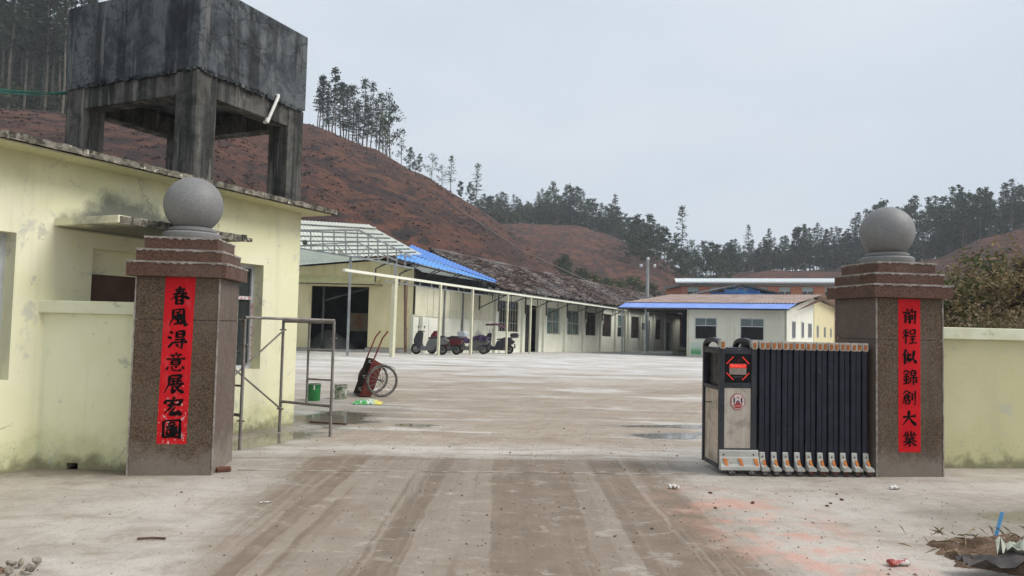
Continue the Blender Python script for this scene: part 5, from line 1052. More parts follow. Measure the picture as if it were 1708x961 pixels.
# ------------------------------------------------------------------ scaffold frames by the gatehouse
sf = thing('scaffold', 'grey tubular scaffold frames with cross braces standing beside the left pillar', 'scaffold')
pA, pA2, pB, pD = Vector((-3.38, 9.40, 0)), Vector((-4.16, 9.76, 0)), Vector((-3.36, 10.93, 0)), Vector((-2.54, 10.62, 0))
M_SCAF = pm('mud_splashed_scaffold_tube', (0.19, 0.175, 0.16), (0.27, 0.25, 0.23), 7.0, rough=0.6, metal=0.3, stains=[((0.30, 0.24, 0.18), 11.0, 0.58, 0.7)])
SR = 0.021; SH = 1.645
def st(name, a, b, r=SR): MB().tube([a, b], r, 10).build(name, M_SCAF, sf, smooth=40)
Z = lambda p, z: Vector((p.x, p.y, z))
for p in (pA, pA2, pB, pD): st('upright', Z(p, 0.0), Z(p, SH))
for (a, b) in ((pB, pD), (pA2, pA)):
    st('top_bar', Z(a, SH - 0.02), Z(b, SH - 0.02)); st('bottom_bar', Z(a, 0.45), Z(b, 0.43))
    c_ = a.lerp(b, 0.52); st('ladder_upright', Z(c_, 0.43), Z(c_, SH - 0.03), 0.017)
    for z in (0.80, 1.22): st('rung', Z(c_, z), Z(b, z), 0.014)
st('ledger', Z(pA, SH + 0.02), Z(pD, SH + 0.01), 0.019)
st('cross_brace', Z(pB, 1.50) + Vector((0.03, -0.05, 0)), Z(pA2, 0.38), 0.013); st('cross_brace', Z(pB, 0.34) + Vector((0.03, -0.05, 0)), Z(pA2, 1.42), 0.013)
for p, z in ((pA, 1.32), (pA, 0.36), (pB, 1.50), (pB, 0.34), (pD, 0.32), (pD, 1.4)): MB().tube([Z(p, z) + Vector((-0.05, 0.01, 0)), Z(p, z) + Vector((0.05, -0.01, 0))], 0.011, 8).build('brace_pin', M_SCAF, sf)

# ------------------------------------------------------------------ two-wheeled hand cart tipped upright
M_CARTR = pm('dark_red_cart_paint', (0.145, 0.028, 0.026), (0.19, 0.055, 0.045), 6.0, rough=0.6, stains=[((0.13, 0.085, 0.065), 7.0, 0.56, 0.7)])
M_CARTI = pm('dark_cart_inside', (0.055, 0.042, 0.036), (0.10, 0.07, 0.055), 8.0, rough=0.9, stains=[((0.3, 0.27, 0.23), 12.0, 0.6, 0.7)])  # inner faces of the tray: darker brown with pale spots
ct = thing('hand_cart', 'dark red two-wheeled hand cart tipped up on its tray, handles in the air', 'cart', (-2.80, 16.15, gz(-2.8, 16.15)), (0, 0, R_(24)))
WID = 0.62
dv = Vector((0.27, 0, 0.80)).normalized(); nv = Vector((dv.z, 0, -dv.x))   # up the tray, and from its mouth towards its floor
o0 = Vector((-0.46, 0, 0.03))
def tray_pt(l, d, y): q = o0 + dv * l + nv * d; return (q.x, y, q.z)
def plate(name, pts, thick, mat, nrm):
    n_ = Vector(nrm) * thick; k = len(pts); return MB().add([Vector(p) for p in pts] + [Vector(p) + n_ for p in pts], [tuple(range(k))[::-1], tuple(range(k, 2 * k))] + [(i, (i + 1) % k, k + (i + 1) % k, k + i) for i in range(k)]).build(name, mat, ct)
plate('tray_floor', [tray_pt(0.06, 0.24, 0.0), tray_pt(0.78, 0.24, 0.0), tray_pt(0.78, 0.24, WID), tray_pt(0.06, 0.24, WID)], 0.012, M_CARTR, nv)
for y in (0.0, WID): plate('tray_side', [tray_pt(0.0, 0.0, y), tray_pt(0.84, 0.0, y), tray_pt(0.79, 0.24, y), tray_pt(0.06, 0.24, y)], 0.012, M_CARTR if y == 0.0 else M_CARTI, (0, 1, 0))
plate('tray_end', [tray_pt(0.0, 0.0, 0.013), tray_pt(0.06, 0.24, 0.013), tray_pt(0.06, 0.24, WID), tray_pt(0.0, 0.0, WID)], 0.01, M_CARTI, dv)
plate('tray_end', [tray_pt(0.84, 0.0, 0.013), tray_pt(0.79, 0.24, 0.013), tray_pt(0.79, 0.24, WID), tray_pt(0.84, 0.0, WID)], 0.01, M_CARTI, -dv)
plate('tray_lining', [tray_pt(0.07, 0.232, 0.014), tray_pt(0.77, 0.232, 0.014), tray_pt(0.77, 0.232, WID - 0.002), tray_pt(0.07, 0.232, WID - 0.002)], 0.006, M_CARTI, nv)
for y in (-0.02, WID + 0.02): MB().tube([tray_pt(0.0, 0.02, y), tray_pt(0.84, 0.02, y), tray_pt(1.05, 0.03, y), tray_pt(1.32, 0.04, y), tray_pt(1.50, 0.10, y)], 0.017, 8).build('handle', M_CARTR, ct, smooth=40)
MB().tube([(0.0, -0.12, 0.35), (0.0, WID + 0.12, 0.35)], 0.018, 8).build('axle', M_DKST, ct)
for y in (0.1, WID - 0.1): MB().bar((0.0, y, 0.35), tray_pt(0.45, 0.25, y), 0.04, 0.03).build('axle_bracket', M_DKST, ct)
for y in (-0.03, WID + 0.03):
    p0 = Vector(tray_pt(0.80, 0.2, y)); MB().tube([p0, p0 + Vector((0.16, 0, -0.05)), p0 + Vector((0.30, 0, -0.10)), p0 + Vector((0.31, 0, -0.15)), p0 + Vector((0.24, 0, -0.14)), p0 + Vector((0.05, 0, -0.05))], 0.009, 6).build('stand_loop', M_STEELP, ct, smooth=40)
for l in (0.12, 0.40, 0.74): p0 = Vector(tray_pt(l, -0.0, -0.03)); MB().tube([p0, p0 + Vector((-0.06, 0, 0.02)), p0 + Vector((-0.07, 0, 0.05)), p0 + Vector((-0.01, 0, 0.06))], 0.007, 6).build('rope_hook', M_STEELP, ct)
def spoked(y):
    mt = Matrix.Translation((0, y, 0.35)) @ Matrix.Rotation(math.pi / 2, 4, 'X'); R0 = 0.348
    prof = [(R0 - 0.022 + 0.022 * math.cos(a), 0.024 * math.sin(a)) for a in [2 * math.pi * k / 10 for k in range(10)]]
    w_ = MB().lathe(prof, 40, mt, closed=True).build('wheel', pm('dusty_tyre', (0.09, 0.08, 0.072), (0.16, 0.145, 0.13), 7.0, rough=0.9), ct, smooth='all')
    MB().lathe([(0.292, -0.014), (0.304, -0.014), (0.304, 0.014), (0.292, 0.014)], 40, mt, closed=True).build('rim', M_RIM, w_)
    MB().lathe([(0.03, -0.05), (0.035, 0), (0.03, 0.05)], 12, mt).build('hub', M_RIM, w_)
    for k in range(16):
        a = 2 * math.pi * k / 16; MB().bar(mt @ Vector((0.02 * math.cos(a), 0.02 * math.sin(a), 0.02 * (-1) ** k)), mt @ Vector((0.295 * math.cos(a), 0.295 * math.sin(a), 0)), 0.008).build('spoke', M_RIM, w_)
spoked(-0.10); spoked(WID + 0.10)
# ------------------------------------------------------------------ paint buckets, feed bag
def bucket(name, label, loc, mat, r=0.138, h=0.335):
    b = thing(name, label, 'bucket', loc, (0, 0, random.uniform(0, 3)))
    MB().lathe([(r * 0.92, 0), (r * 0.94, 0.01), (r, h), (r - 0.006, h), (r * 0.91, 0.02)], 28).build('pail', mat, b, smooth=40)
    MB().lathe([(r + 0.002, h - 0.045), (r + 0.012, h - 0.04), (r + 0.012, h - 0.03), (r + 0.002, h - 0.025)], 28, None, True).build('hoop', mat, b)
    MB().lathe([(r + 0.002, h - 0.012), (r + 0.010, h - 0.006), (r + 0.008, h + 0.004), (r - 0.004, h + 0.002)], 28, None, True).build('rim', M_RIM, b)
    MB().tube([(r + 0.01, 0, h - 0.06), (r + 0.03, 0, h * 0.55), (r * 0.7, r * 0.8, h * 0.42), (-r * 0.7, r * 0.8, h * 0.42), (-r - 0.03, 0, h * 0.55), (-r - 0.01, 0, h - 0.06)], 0.004, 6).build('bail', M_STEELP, b)
    return b
def bucket_mat(name, base, spl, lo):
    t = NT(name); P = t.pos(True); c = t.mix(t.ramp(t.noise(P, 9.0, 5.0, 0.7), lo, lo + 0.05), base, spl); c = t.mix(t.ramp(t.noise(t.mapv(P, (14, 14, 3)), 1.0, 4.0), 0.64, 0.68), c, (0.7, 0.7, 0.66)); t.set(c, 0.4, 0, 0.5); return t.m
bucket('paint_bucket', 'green paint bucket with pale drips standing past the scaffold', (-4.0, 15.2, gz(-4, 15.2)), bucket_mat('green_printed_pail', (0.012, 0.16, 0.035), (0.02, 0.23, 0.06), 0.6))
bucket('paint_bucket', 'paint-splattered grey bucket between the green bucket and the hand cart', (-3.53, 15.55, gz(-3.5, 15.5)), bucket_mat('splattered_pail', (0.33, 0.33, 0.26), (0.05, 0.11, 0.05), 0.52), 0.128, 0.30)
m = MB(); n = 18; rnd = random.Random(8)
for j in range(n):
    for i in range(n):
        u_ = i / (n - 1) * 2 - 1; v_ = j / (n - 1) * 2 - 1; e_ = max(abs(u_), abs(v_)); fl_ = 0.0 if e_ > 0.98 else (1 - e_ ** 4) * 0.065
        m.v.append((u_ * 0.29 + 0.02 * mnoise.noise((v_ * 3, 1, 0)), v_ * 0.19 + 0.02 * mnoise.noise((u_ * 3, 5, 0)), fl_ * (1 + 0.7 * mnoise.noise((u_ * 4, v_ * 4, 3))) + 0.006))
m.f = [(j * n + i, j * n + i + 1, (j + 1) * n + i + 1, (j + 1) * n + i) for j in range(n - 1) for i in range(n - 1)]
t = NT('green_orange_bag_print'); P = t.pos(True); n1 = t.noise(P, 7.0, 3.0); c = t.mix(t.ramp(n1, 0.45, 0.5), (0.05, 0.34, 0.06), (0.55, 0.62, 0.50)); c = t.mix(t.ramp(t.sep(P)[0], 0.10, 0.2), c, t.mix(t.ramp(n1, 0.4, 0.5), (0.62, 0.22, 0.03), (0.7, 0.62, 0.1))); c = t.mix(t.ramp(t.noise(P, 15.0, 2.0), 0.6, 0.63), c, (0.03, 0.2, 0.25)); t.set(c, 0.35)
tag(m.build('plastic_bag', t.m, None, smooth='all', loc=(-2.83, 14.85, gz(-2.8, 14.85) + 0.002), rot=(0, 0, 0.1)), 'crumpled green and orange plastic feed bag lying before the hand cart', 'bag')
tag(MB().box(-0.32, 0.32, -0.02, 0.02, 0.0, 0.02).build('timber_stick', M_WOODW, None, loc=(-2.9, 11.95, 0.004), rot=(0, 0, -0.25)), 'dark timber stick lying by the puddle beyond the scaffold', 'stick')

# ------------------------------------------------------------------ parked motor scooters
M_SBLK = pm('black_scooter_plastic', (0.02, 0.021, 0.024), (0.035, 0.036, 0.04), 8.0, rough=0.4, spec=0.5)
M_CHROME = pm('dull_chrome', (0.55, 0.55, 0.55), None, rough=0.25, metal=0.9)
M_SRED = pm('red_tail_light', (0.30, 0.02, 0.02), None, rough=0.3)
M_HL = pm('headlight_glass', (0.6, 0.6, 0.58), None, rough=0.15)
def scooter(label, loc, head, cb, cs, box=None, seatcol=None, cover=None, shade=None, mirrors=True):
    s_ = thing('scooter', label, 'scooter', loc, (0, 0, head), 'scooters parked along the clad wall'); s_.scale = (1.08, 1.3, 1.06)
    body = pm('scooter_paint', cb, tuple(q * 1.3 for q in cb), 5.0, rough=0.4, spec=0.25); side_ = pm('scooter_side_panel', cs, tuple(q * 0.8 for q in cs), 5.0, rough=0.4, spec=0.5)
    ext = lambda w_: (lambda x, z: (x, -w_, z), lambda x, z: (x, w_, z))
    for x in (0.60, -0.58):
        mt = Matrix.Translation((x, 0, 0.235)) @ Matrix.Rotation(math.pi / 2, 4, 'X')
        prof = [(0.185 + 0.05 * math.cos(a), 0.05 * math.sin(a)) for a in [2 * math.pi * k / 10 for k in range(10)]]
        w_ = MB().lathe(prof, 28, mt, closed=True).build('wheel', M_TYRE, s_, smooth='all')
        MB().lathe([(0.05, -0.03), (0.14, -0.022), (0.145, 0.022), (0.05, 0.03)], 20, mt).build('rim', M_RIM, w_, smooth=40)
    MB().prism([(-0.88, 0.63), (-0.66, 0.76), (-0.2, 0.70), (0.02, 0.66), (0.12, 0.42), (0.10, 0.20), (-0.22, 0.20), (-0.36, 0.42), (-0.74, 0.47)], *ext(0.14)).build('rear_body', side_, s_, bevel=0.035)
    MB().prism([(0.0, 0.18), (0.42, 0.18), (0.52, 0.30), (0.46, 0.38), (0.05, 0.36)], *ext(0.16)).build('floorboard', side_, s_, bevel=0.015)
    MB().prism([(0.30, 0.28), (0.44, 0.24), (0.66, 0.52), (0.66, 0.66), (0.56, 0.92), (0.44, 1.0), (0.34, 0.96), (0.36, 0.72), (0.38, 0.50)], *ext(0.17)).build('front_shield', body, s_, bevel=0.03)
    MB().prism([(0.78, 0.34), (0.74, 0.44), (0.62, 0.515), (0.48, 0.47), (0.50, 0.43), (0.62, 0.485), (0.72, 0.42), (0.75, 0.33)], *ext(0.06)).build('front_fender', body, s_, bevel=0.008)
    for y in (-0.07, 0.07): MB().tube([(0.60, y, 0.235), (0.47, y, 0.75)], 0.018, 8).build('fork', M_CHROME, s_)
    MB().prism([(-0.70, 0.75), (-0.68, 0.84), (-0.36, 0.85), (-0.22, 0.79), (0.0, 0.77), (0.06, 0.69), (-0.2, 0.69)], *ext(0.125)).build('seat', seatcol or M_SBLK, s_, bevel=0.03)
    hb = MB().tube([(0.36, -0.33, 1.0), (0.42, -0.14, 1.0), (0.44, 0, 0.97), (0.42, 0.14, 1.0), (0.36, 0.33, 1.0)], 0.018, 8).build('handlebar', M_SBLK, s_, smooth=40)
    MB().prism([(0.36, 0.93), (0.52, 0.90), (0.54, 0.98), (0.46, 1.06), (0.36, 1.05)], *ext(0.10)).build('headlamp_cowl', body, s_, bevel=0.02)
    MB().prism([(0.525, 0.91), (0.55, 0.93), (0.545, 0.985), (0.52, 0.99)], *ext(0.07)).build('headlight', M_HL, s_)
    if mirrors:
        for y in (-0.26, 0.26):
            mr = MB().tube([(0.40, y, 1.0), (0.38, y * 1.25, 1.17)], 0.008, 6).build('mirror', M_SBLK, hb)
            MB().lathe([(0.055, -0.01), (0.06, 0.0), (0.05, 0.02)], 14, Matrix.Translation((0.38, y * 1.3, 1.21)) @ Matrix.Rotation(math.pi / 2, 4, 'Y')).build('mirror', M_CHROME, s_)
    MB().prism([(-0.83, 0.56), (-0.80, 0.63), (-0.74, 0.63), (-0.76, 0.54)], *ext(0.09)).build('tail_light', M_SRED, s_, bevel=0.01)
    MB().tube([(-0.15, -0.17, 0.24), (-0.45, -0.18, 0.25), (-0.78, -0.19, 0.33)], [0.03, 0.055, 0.05], 10).build('exhaust', M_CHROME, s_, smooth=40)
    MB().tube([(-0.60, -0.09, 0.76), (-0.85, -0.09, 0.80), (-0.85, 0.09, 0.80), (-0.60, 0.09, 0.76)], 0.012, 6).build('rear_rack', M_CHROME, s_)
    MB().tube([(-0.05, 0.1, 0.26), (-0.12, 0.22, 0.02)], 0.014, 6).build('kickstand', M_DKST, s_)
    MB().prism([(-0.66, 0.20), (-0.10, 0.16), (-0.05, 0.34), (-0.40, 0.44), (-0.66, 0.40)], *ext(0.10)).build('engine', M_DKST, s_, bevel=0.02)
    MB().prism([(-0.90, 0.30), (-0.86, 0.30), (-0.84, 0.52), (-0.88, 0.52)], *ext(0.08)).build('rear_mudguard', M_SBLK, s_)
    if box:
        bm_ = pm('scooter_top_box', box, None, rough=0.35, spec=0.5); MB().prism([(-1.02, 0.83), (-0.68, 0.83), (-0.64, 0.95), (-0.68, 1.06), (-0.98, 1.08), (-1.05, 0.97)], *ext(0.17)).build('top_box', bm_, s_, bevel=0.04)
    if cover:
        cm = pm('purple_rain_cover', cover, tuple(q * 1.6 for q in cover), 5.0, rough=0.45, spec=0.2)
        m = MB(); nn = 22
        for i in range(nn):
            f = i / (nn - 1); x = -0.78 + f * 1.32; top_ = 0.84 + 0.10 * math.exp(-((x + 0.45) / 0.25) ** 2) + 0.22 * sstep(0.2, 0.45, x) - 0.12 * math.exp(-((x - 0.12) / 0.16) ** 2); drop = 0.22 + 0.08 * math.sin(9 * f)
            for k in range(9):
                a = (k / 8 * 2 - 1); m.v.append((x + 0.012 * math.sin(k * 2 + i), a * (0.21 + 0.03 * math.sin(i * 1.3)), top_ - drop * abs(a) ** 2.2 + 0.012 * math.sin(i * 2.1 + k * 1.7)))
        m.f = [(i * 9 + k, i * 9 + k + 1, (i + 1) * 9 + k + 1, (i + 1) * 9 + k) for i in range(nn - 1) for k in range(8)]
        m.build('rain_cover', cm, s_, smooth='all')
    if shade:
        um = pm('purple_scooter_shade', shade, tuple(q * 1.4 for q in shade), 4.0, rough=0.6); m = MB(); nn = 16
        for i in range(nn):
            f = i / (nn - 1); x = 0.62 - f * 1.15; wv_ = 0.36 * (1 - (2 * f - 1) ** 4 * 0.4)
            for k in range(9):
                a = k / 8 * 2 - 1; m.v.append((x, a * wv_, 1.62 - 0.20 * f - 0.10 * a * a - 0.10 * (1 - f) ** 6 - 0.03 * math.sin(f * 9)))
        m.f = [(i * 9 + k, i * 9 + k + 1, (i + 1) * 9 + k + 1, (i + 1) * 9 + k) for i in range(nn - 1) for k in range(8)]
        sh_ = m.build('rain_shade', um, s_, smooth='all')
        for y in (-0.1, 0.1): MB().tube([(0.43, y, 1.0), (0.40, y, 1.30), (0.30, y, 1.56)], 0.011, 6).build('shade_stay', M_CHROME, s_)
        MB().tube([(-0.2, 0.0, 1.44), (-0.62, 0.0, 1.38)], 0.012, 6).build('shade_spine', M_CHROME, sh_)
    return s_
def spot(px, Y): p = at(px, 589, Y); return (p.x, p.y, gz(p.x, p.y) + 0.0)
scooter('black and silver scooter with white mirrors, nearest the yellow shed', spot(716, 34.5), R_(168), (0.035, 0.037, 0.04), (0.15, 0.15, 0.148))
scooter('maroon scooter with a pale grey top box half behind the black one', spot(741, 35.6), R_(163), (0.13, 0.012, 0.02), (0.14, 0.015, 0.022), box=(0.42, 0.45, 0.48), mirrors=False)
scooter('silver scooter under a purple rain cover, in the middle of the row', spot(786, 37.9), R_(170), (0.03, 0.03, 0.034), (0.13, 0.13, 0.125), cover=(0.028, 0.014, 0.042), mirrors=False)
scooter('navy scooter with purple rain shade and black top box by the barred window', spot(830, 40.4), R_(170), (0.022, 0.024, 0.05), (0.03, 0.028, 0.04), box=(0.02, 0.02, 0.022), shade=(0.075, 0.035, 0.052))
# ------------------------------------------------------------------ litter, soil and rubble in the foreground
rnd = random.Random(77)
M_CHIPD = pm('dark_brick_chip', (0.10, 0.04, 0.03), (0.16, 0.07, 0.05), 9.0, rough=0.95)
chips = [(2.35, 7.16), (3.04, 7.11), (3.36, 7.63), (3.30, 7.38), (1.93, 6.93), (2.05, 7.55), (3.12, 7.22)]
for i, (x, y) in enumerate(chips):
    s_ = rnd.uniform(0.014, 0.024); b = MB().box(-s_, s_, -s_ * 0.6, s_ * 0.6, 0, s_ * 0.7).build('brick_chip', M_CHIPD, None, bevel=s_ * 0.2, loc=(x, y, 0.002), rot=(0, 0, rnd.uniform(0, 3)))
    tag(b, 'small dark red brick chip on the concrete in front of the folding gate', 'brick', 'brick chips before the folding gate')
M_LITTER = pm('white_litter', (0.72, 0.70, 0.66), (0.6, 0.57, 0.53), 12.0, rough=0.7)
def scrap(x, y, sx, sy, h, mat, seed, label, cat='litter', name='paper_scrap', rz=0.0):
    m = MB(); n = 9
    for j in range(n):
        for i in range(n): m.v.append(((i / (n - 1) - 0.5) * sx, (j / (n - 1) - 0.5) * sy, max(0.003, h * (0.5 + mnoise.noise((i * 0.6 + seed, j * 0.6, seed))))))
    m.f = [(j * n + i, j * n + i + 1, (j + 1) * n + i + 1, (j + 1) * n + i) for j in range(n - 1) for i in range(n - 1)]
    return tag(m.build(name, mat, None, smooth='all', loc=(x, y, 0.003), rot=(0, 0, rz)), label, cat)
scrap(1.72, 7.72, 0.10, 0.07, 0.05, M_LITTER, 2, 'crumpled white paper on the ground left of the gate head')
scrap(4.12, 7.95, 0.10, 0.06, 0.04, M_LITTER, 5, 'crumpled white paper in front of the right pillar')
scrap(-2.17, 6.74, 0.10, 0.025, 0.012, M_LITTER, 8, 'thin white paper strip on the apron before the left pillar', rz=0.3)
tag(MB().tube([(-0.10, 0, 0.012), (0.0, 0.012, 0.014), (0.10, 0, 0.012)], 0.008, 6).build('twig', M_WOODW, None, loc=(-2.62, 5.55, 0.0), rot=(0, 0, 0.1)), 'short brown twig on the concrete at lower left', 'twig')
# soil heap with rubbish at the lower right corner
def heap(cx, cy, rx, ry, h, seed, n=34):
    m = MB()
    for j in range(n):
        for i in range(n):
            u_ = i / (n - 1) * 2 - 1; v_ = j / (n - 1) * 2 - 1; r_ = math.hypot(u_, v_) + 0.28 * mnoise.noise((u_ * 2.5 + seed, v_ * 2.5, 0)) + 0.16 * mnoise.noise((u_ * 9 + seed, v_ * 9, 0)); z = h * max(0, 1 - r_) ** 0.8
            m.v.append((cx + u_ * rx, cy + v_ * ry, (z * (1 + 0.6 * mnoise.noise((u_ * 6, v_ * 6, seed))) + 0.02 * mnoise.noise((u_ * 14, v_ * 14, seed)) + 0.012) if z > 0.002 else -0.01))
    m.f = [(j * n + i, j * n + i + 1, (j + 1) * n + i + 1, (j + 1) * n + i) for j in range(n - 1) for i in range(n - 1)]
    return m
M_SOIL = pm('damp_brown_soil', (0.11, 0.07, 0.047), (0.19, 0.125, 0.085), 7.0, rough=0.95, bump=0.8, bscale=30, stains=[((0.30, 0.24, 0.18), 9.0, 0.6, 0.7)])
tag(heap(4.15, 5.55, 0.95, 0.50, 0.15, 3, 60).build('soil_heap', M_SOIL, None, smooth='all'), 'heap of brown soil and rubbish at the lower right corner', 'heap')
tag(heap(-3.62, 4.72, 0.45, 0.30, 0.05, 6).build('soil_heap', M_SOIL, None, smooth='all'), 'dark strip of soil and rubble at the lower left corner', 'heap')
M_STONE = pm('grey_brown_stone', (0.20, 0.17, 0.145), (0.33, 0.29, 0.25), 9.0, rough=0.95, bump=0.4, rand=0.3)
st0 = None
for i in range(44):
    if st0 is None:
        bm = bmesh.new(); bmesh.ops.create_icosphere(bm, subdivisions=2, radius=1.0)
        for v in bm.verts: v.co *= 1 + 0.35 * mnoise.noise(v.co * 1.7)
        me = bpy.data.meshes.new('stone'); bm.to_mesh(me); bm.free(); me.materials.append(M_STONE); st0 = bpy.data.objects.new('stone', me); col.objects.link(st0); o = st0
    else: o = inst(st0)
    r = rnd.uniform(0.010, 0.028); left = i < 34
    x, y = (rnd.uniform(-3.75, -3.0) , rnd.uniform(4.6, 4.95)) if left else (rnd.uniform(3.2, 4.5), rnd.uniform(5.1, 6.0))
    o.location = (x, y, (0.05 if not left else 0.03) + r * 0.3); o.scale = (r * 1.3, r, r * 0.7); o.rotation_euler = (rnd.uniform(0, 1), rnd.uniform(0, 1), rnd.uniform(0, 6))
    tag(o, 'rough stone in the rubble at the lower left corner' if left else 'rough stone on the soil heap at the lower right corner', 'stone', 'stones in the left rubble' if left else 'stones on the right soil heap')
M_BSTRIP = pm('light_blue_plastic_strip', (0.12, 0.36, 0.66), (0.16, 0.42, 0.72), 9.0, rough=0.45)
def strip(pts, w_, label):
    m = MB(); V = []
    for p in pts: V += [(p[0], p[1] - w_ / 2, p[2]), (p[0], p[1] + w_ / 2, p[2] + 0.004)]
    m.add(V, [(2 * i, 2 * i + 2, 2 * i + 3, 2 * i + 1) for i in range(len(pts) - 1)]); tag(m.build('plastic_strip', M_BSTRIP), label, 'strip')
strip([(3.45, 5.85, 0.03), (3.62, 5.86, 0.045), (3.82, 5.87, 0.06)], 0.03, 'blue plastic strip lying flat on the soil heap')
m = MB().bar((3.86, 5.92, 0.06), (3.93, 5.94, 0.26), 0.03, 0.004); tag(m.build('plastic_strip', M_BSTRIP), 'blue plastic strip sticking up from the soil heap', 'strip')
strip([(4.02, 5.82, 0.10), (4.2, 5.8, 0.11), (4.4, 5.78, 0.10)], 0.03, 'blue plastic strip at the right edge of the soil heap')
scrap(3.55, 5.20, 0.85, 0.18, 0.10, pm('dark_wet_cloth', (0.05, 0.045, 0.045), (0.09, 0.08, 0.075), 6.0, rough=0.8), 3, 'dark wet cloth trailing along the soil heap edge', 'cloth', 'cloth_rag', 0.12).location.z = 0.06
scrap(3.62, 5.28, 0.28, 0.14, 0.14, pm('grey_green_plastic', (0.33, 0.35, 0.28), (0.42, 0.43, 0.36), 6.0, rough=0.5), 9, 'grey green plastic sheet scrap on the dark cloth', 'litter', 'plastic_scrap').location.z = 0.10
scrap(4.25, 5.35, 0.26, 0.12, 0.12, M_LITTER, 14, 'white crumpled wrapper on the right of the soil heap', 'litter', 'wrapper').location.z = 0.12
cn = thing('crushed_can', 'crushed red and white drink carton left of the soil heap', 'can', (2.80, 5.36, 0.0), (0, 0, 0.2))
MB().lathe([(0.03, -0.075), (0.036, -0.07), (0.034, -0.03), (0.022, 0.0), (0.034, 0.03), (0.036, 0.07), (0.03, 0.075)], 12, Matrix.Translation((0, 0, 0.024)) @ Matrix.Scale(0.66, 4, (0, 0, 1)) @ Matrix.Rotation(math.pi / 2, 4, 'Y')).build('can_body', pm('red_white_print', (0.34, 0.06, 0.05), (0.58, 0.54, 0.50), 16.0, 0.48, 0.54, rough=0.35, obj=True), cn, smooth=40)
MB().lathe([(0.026, 0.0), (0.02, 0.012)], 10, Matrix.Translation((0.075, 0, 0.024)) @ Matrix.Scale(0.66, 4, (0, 0, 1)) @ Matrix.Rotation(math.pi / 2, 4, 'Y')).build('can_lid', M_RIM, cn)
# loose grit over the drive: nobody could count it
m = MB(); rnd = random.Random(12)
for i in range(1500):
    y = rnd.uniform(4.6, 12.0); x = rnd.gauss(1.2, 2.2) if i % 3 else rnd.uniform(-4, 5)
    if x < -4.2 or x > 6: continue
    r = rnd.uniform(0.003, 0.010) * (1.8 if rnd.random() < 0.06 else 1); a = rnd.uniform(0, 3)
    V = [(x + r * math.cos(a + k * 1.57) * rnd.uniform(0.7, 1.5), y + r * math.sin(a + k * 1.57), 0.0) for k in range(4)] + [(x, y, r * 0.9)]
    m.add(V, [(0, 1, 4), (1, 2, 4), (2, 3, 4), (3, 0, 4)])
tag(m.build('grit', pm('dark_grit', (0.10, 0.06, 0.045), (0.20, 0.15, 0.12), 3.0, rough=0.95, island=0.6)), 'scattered dark grit on the muddy driveway', 'grit', kind='stuff')

# dry weeds and straw rooted in the right soil heap
m = MB(); rnd = random.Random(44)
for i in range(420):
    x = 4.15 + rnd.gauss(0, 0.40); y = 5.6 + rnd.gauss(0, 0.22); a = rnd.uniform(0, 6.28); l = rnd.uniform(0.04, 0.20); e = Vector((math.cos(a) * l, math.sin(a) * l, rnd.uniform(0.0, 0.10))); b = Vector((x, y, 0.05 * rnd.random() + 0.02)); sd4 = Vector((-e.y, e.x, 0)).normalized() * 0.0035
    m.add([b - sd4, b + sd4, b + e * 0.6 + sd4 + Vector((0, 0, 0.015)), b + e], [(0, 1, 2, 3)])
tag(m.build('dry_straw', pm('dead_straw', (0.20, 0.15, 0.085), (0.33, 0.26, 0.16), 3.0, rough=0.9, island=0.5)), 'dead straw and weeds tangled over the right soil heap', 'straw', kind='stuff')
# ------------------------------------------------------------------ trees: prototypes with trunk and crown
M_BARK = pm('grey_brown_bark', (0.095, 0.08, 0.066), (0.15, 0.13, 0.11), 1.5, rough=0.95, rand=0.3)
def leaf_mat(name, c1, c2, rand=0.3):
    t = NT(name); g = t.n('ShaderNodeNewGeometry').outputs['Random Per Island']; oi = t.n('ShaderNodeObjectInfo').outputs['Random']
    c = t.mix(g, c1, c2); c = t.mix(1.0, c, t.mix(oi, (1 - rand, 1 - rand, 1 - rand * 0.7), (1 + rand, 1 + rand * 0.9, 1 + rand * 0.4)), 'MULTIPLY'); t.set(c, 0.7, 0, 0.2)
    tr = t.n('ShaderNodeBsdfTranslucent'); t.put(tr.inputs[0], c); ms = t.n('ShaderNodeMixShader'); ms.inputs[0].default_value = 0.2
    t.l(t.b.outputs[0], ms.inputs[1]); t.l(tr.outputs[0], ms.inputs[2]); t.l(ms.outputs[0], t.out.inputs[0]); return t.m
M_FIR = leaf_mat('dark_fir_needles', (0.028, 0.046, 0.030), (0.070, 0.098, 0.060)); M_PINE = leaf_mat('pine_broadleaf_green', (0.032, 0.055, 0.030), (0.080, 0.115, 0.058)); M_OLIVE = leaf_mat('olive_leaf', (0.045, 0.06, 0.022), (0.11, 0.125, 0.05)); M_DRY = leaf_mat('dry_brown_leaf', (0.085, 0.06, 0.032), (0.19, 0.145, 0.085))
def leaf(m, p, s, rnd, flat=0.5):
    n_ = Vector((rnd.gauss(0, flat), rnd.gauss(0, flat), rnd.choice((-1, 1)) * rnd.uniform(0.3, 1))).normalized(); a = n_.orthogonal().normalized(); a = (Matrix.Rotation(rnd.uniform(0, 6.28), 3, n_) @ a); b = n_.cross(a); l = s * rnd.uniform(0.6, 1.3); w_ = l * rnd.uniform(0.35, 0.7)
    m.add([p - a * l - b * w_ * 0.3, p + b * w_, p + a * l, p - b * w_ * 0.7 + a * l * 0.2], [(0, 1, 2, 3)])
protos = {}
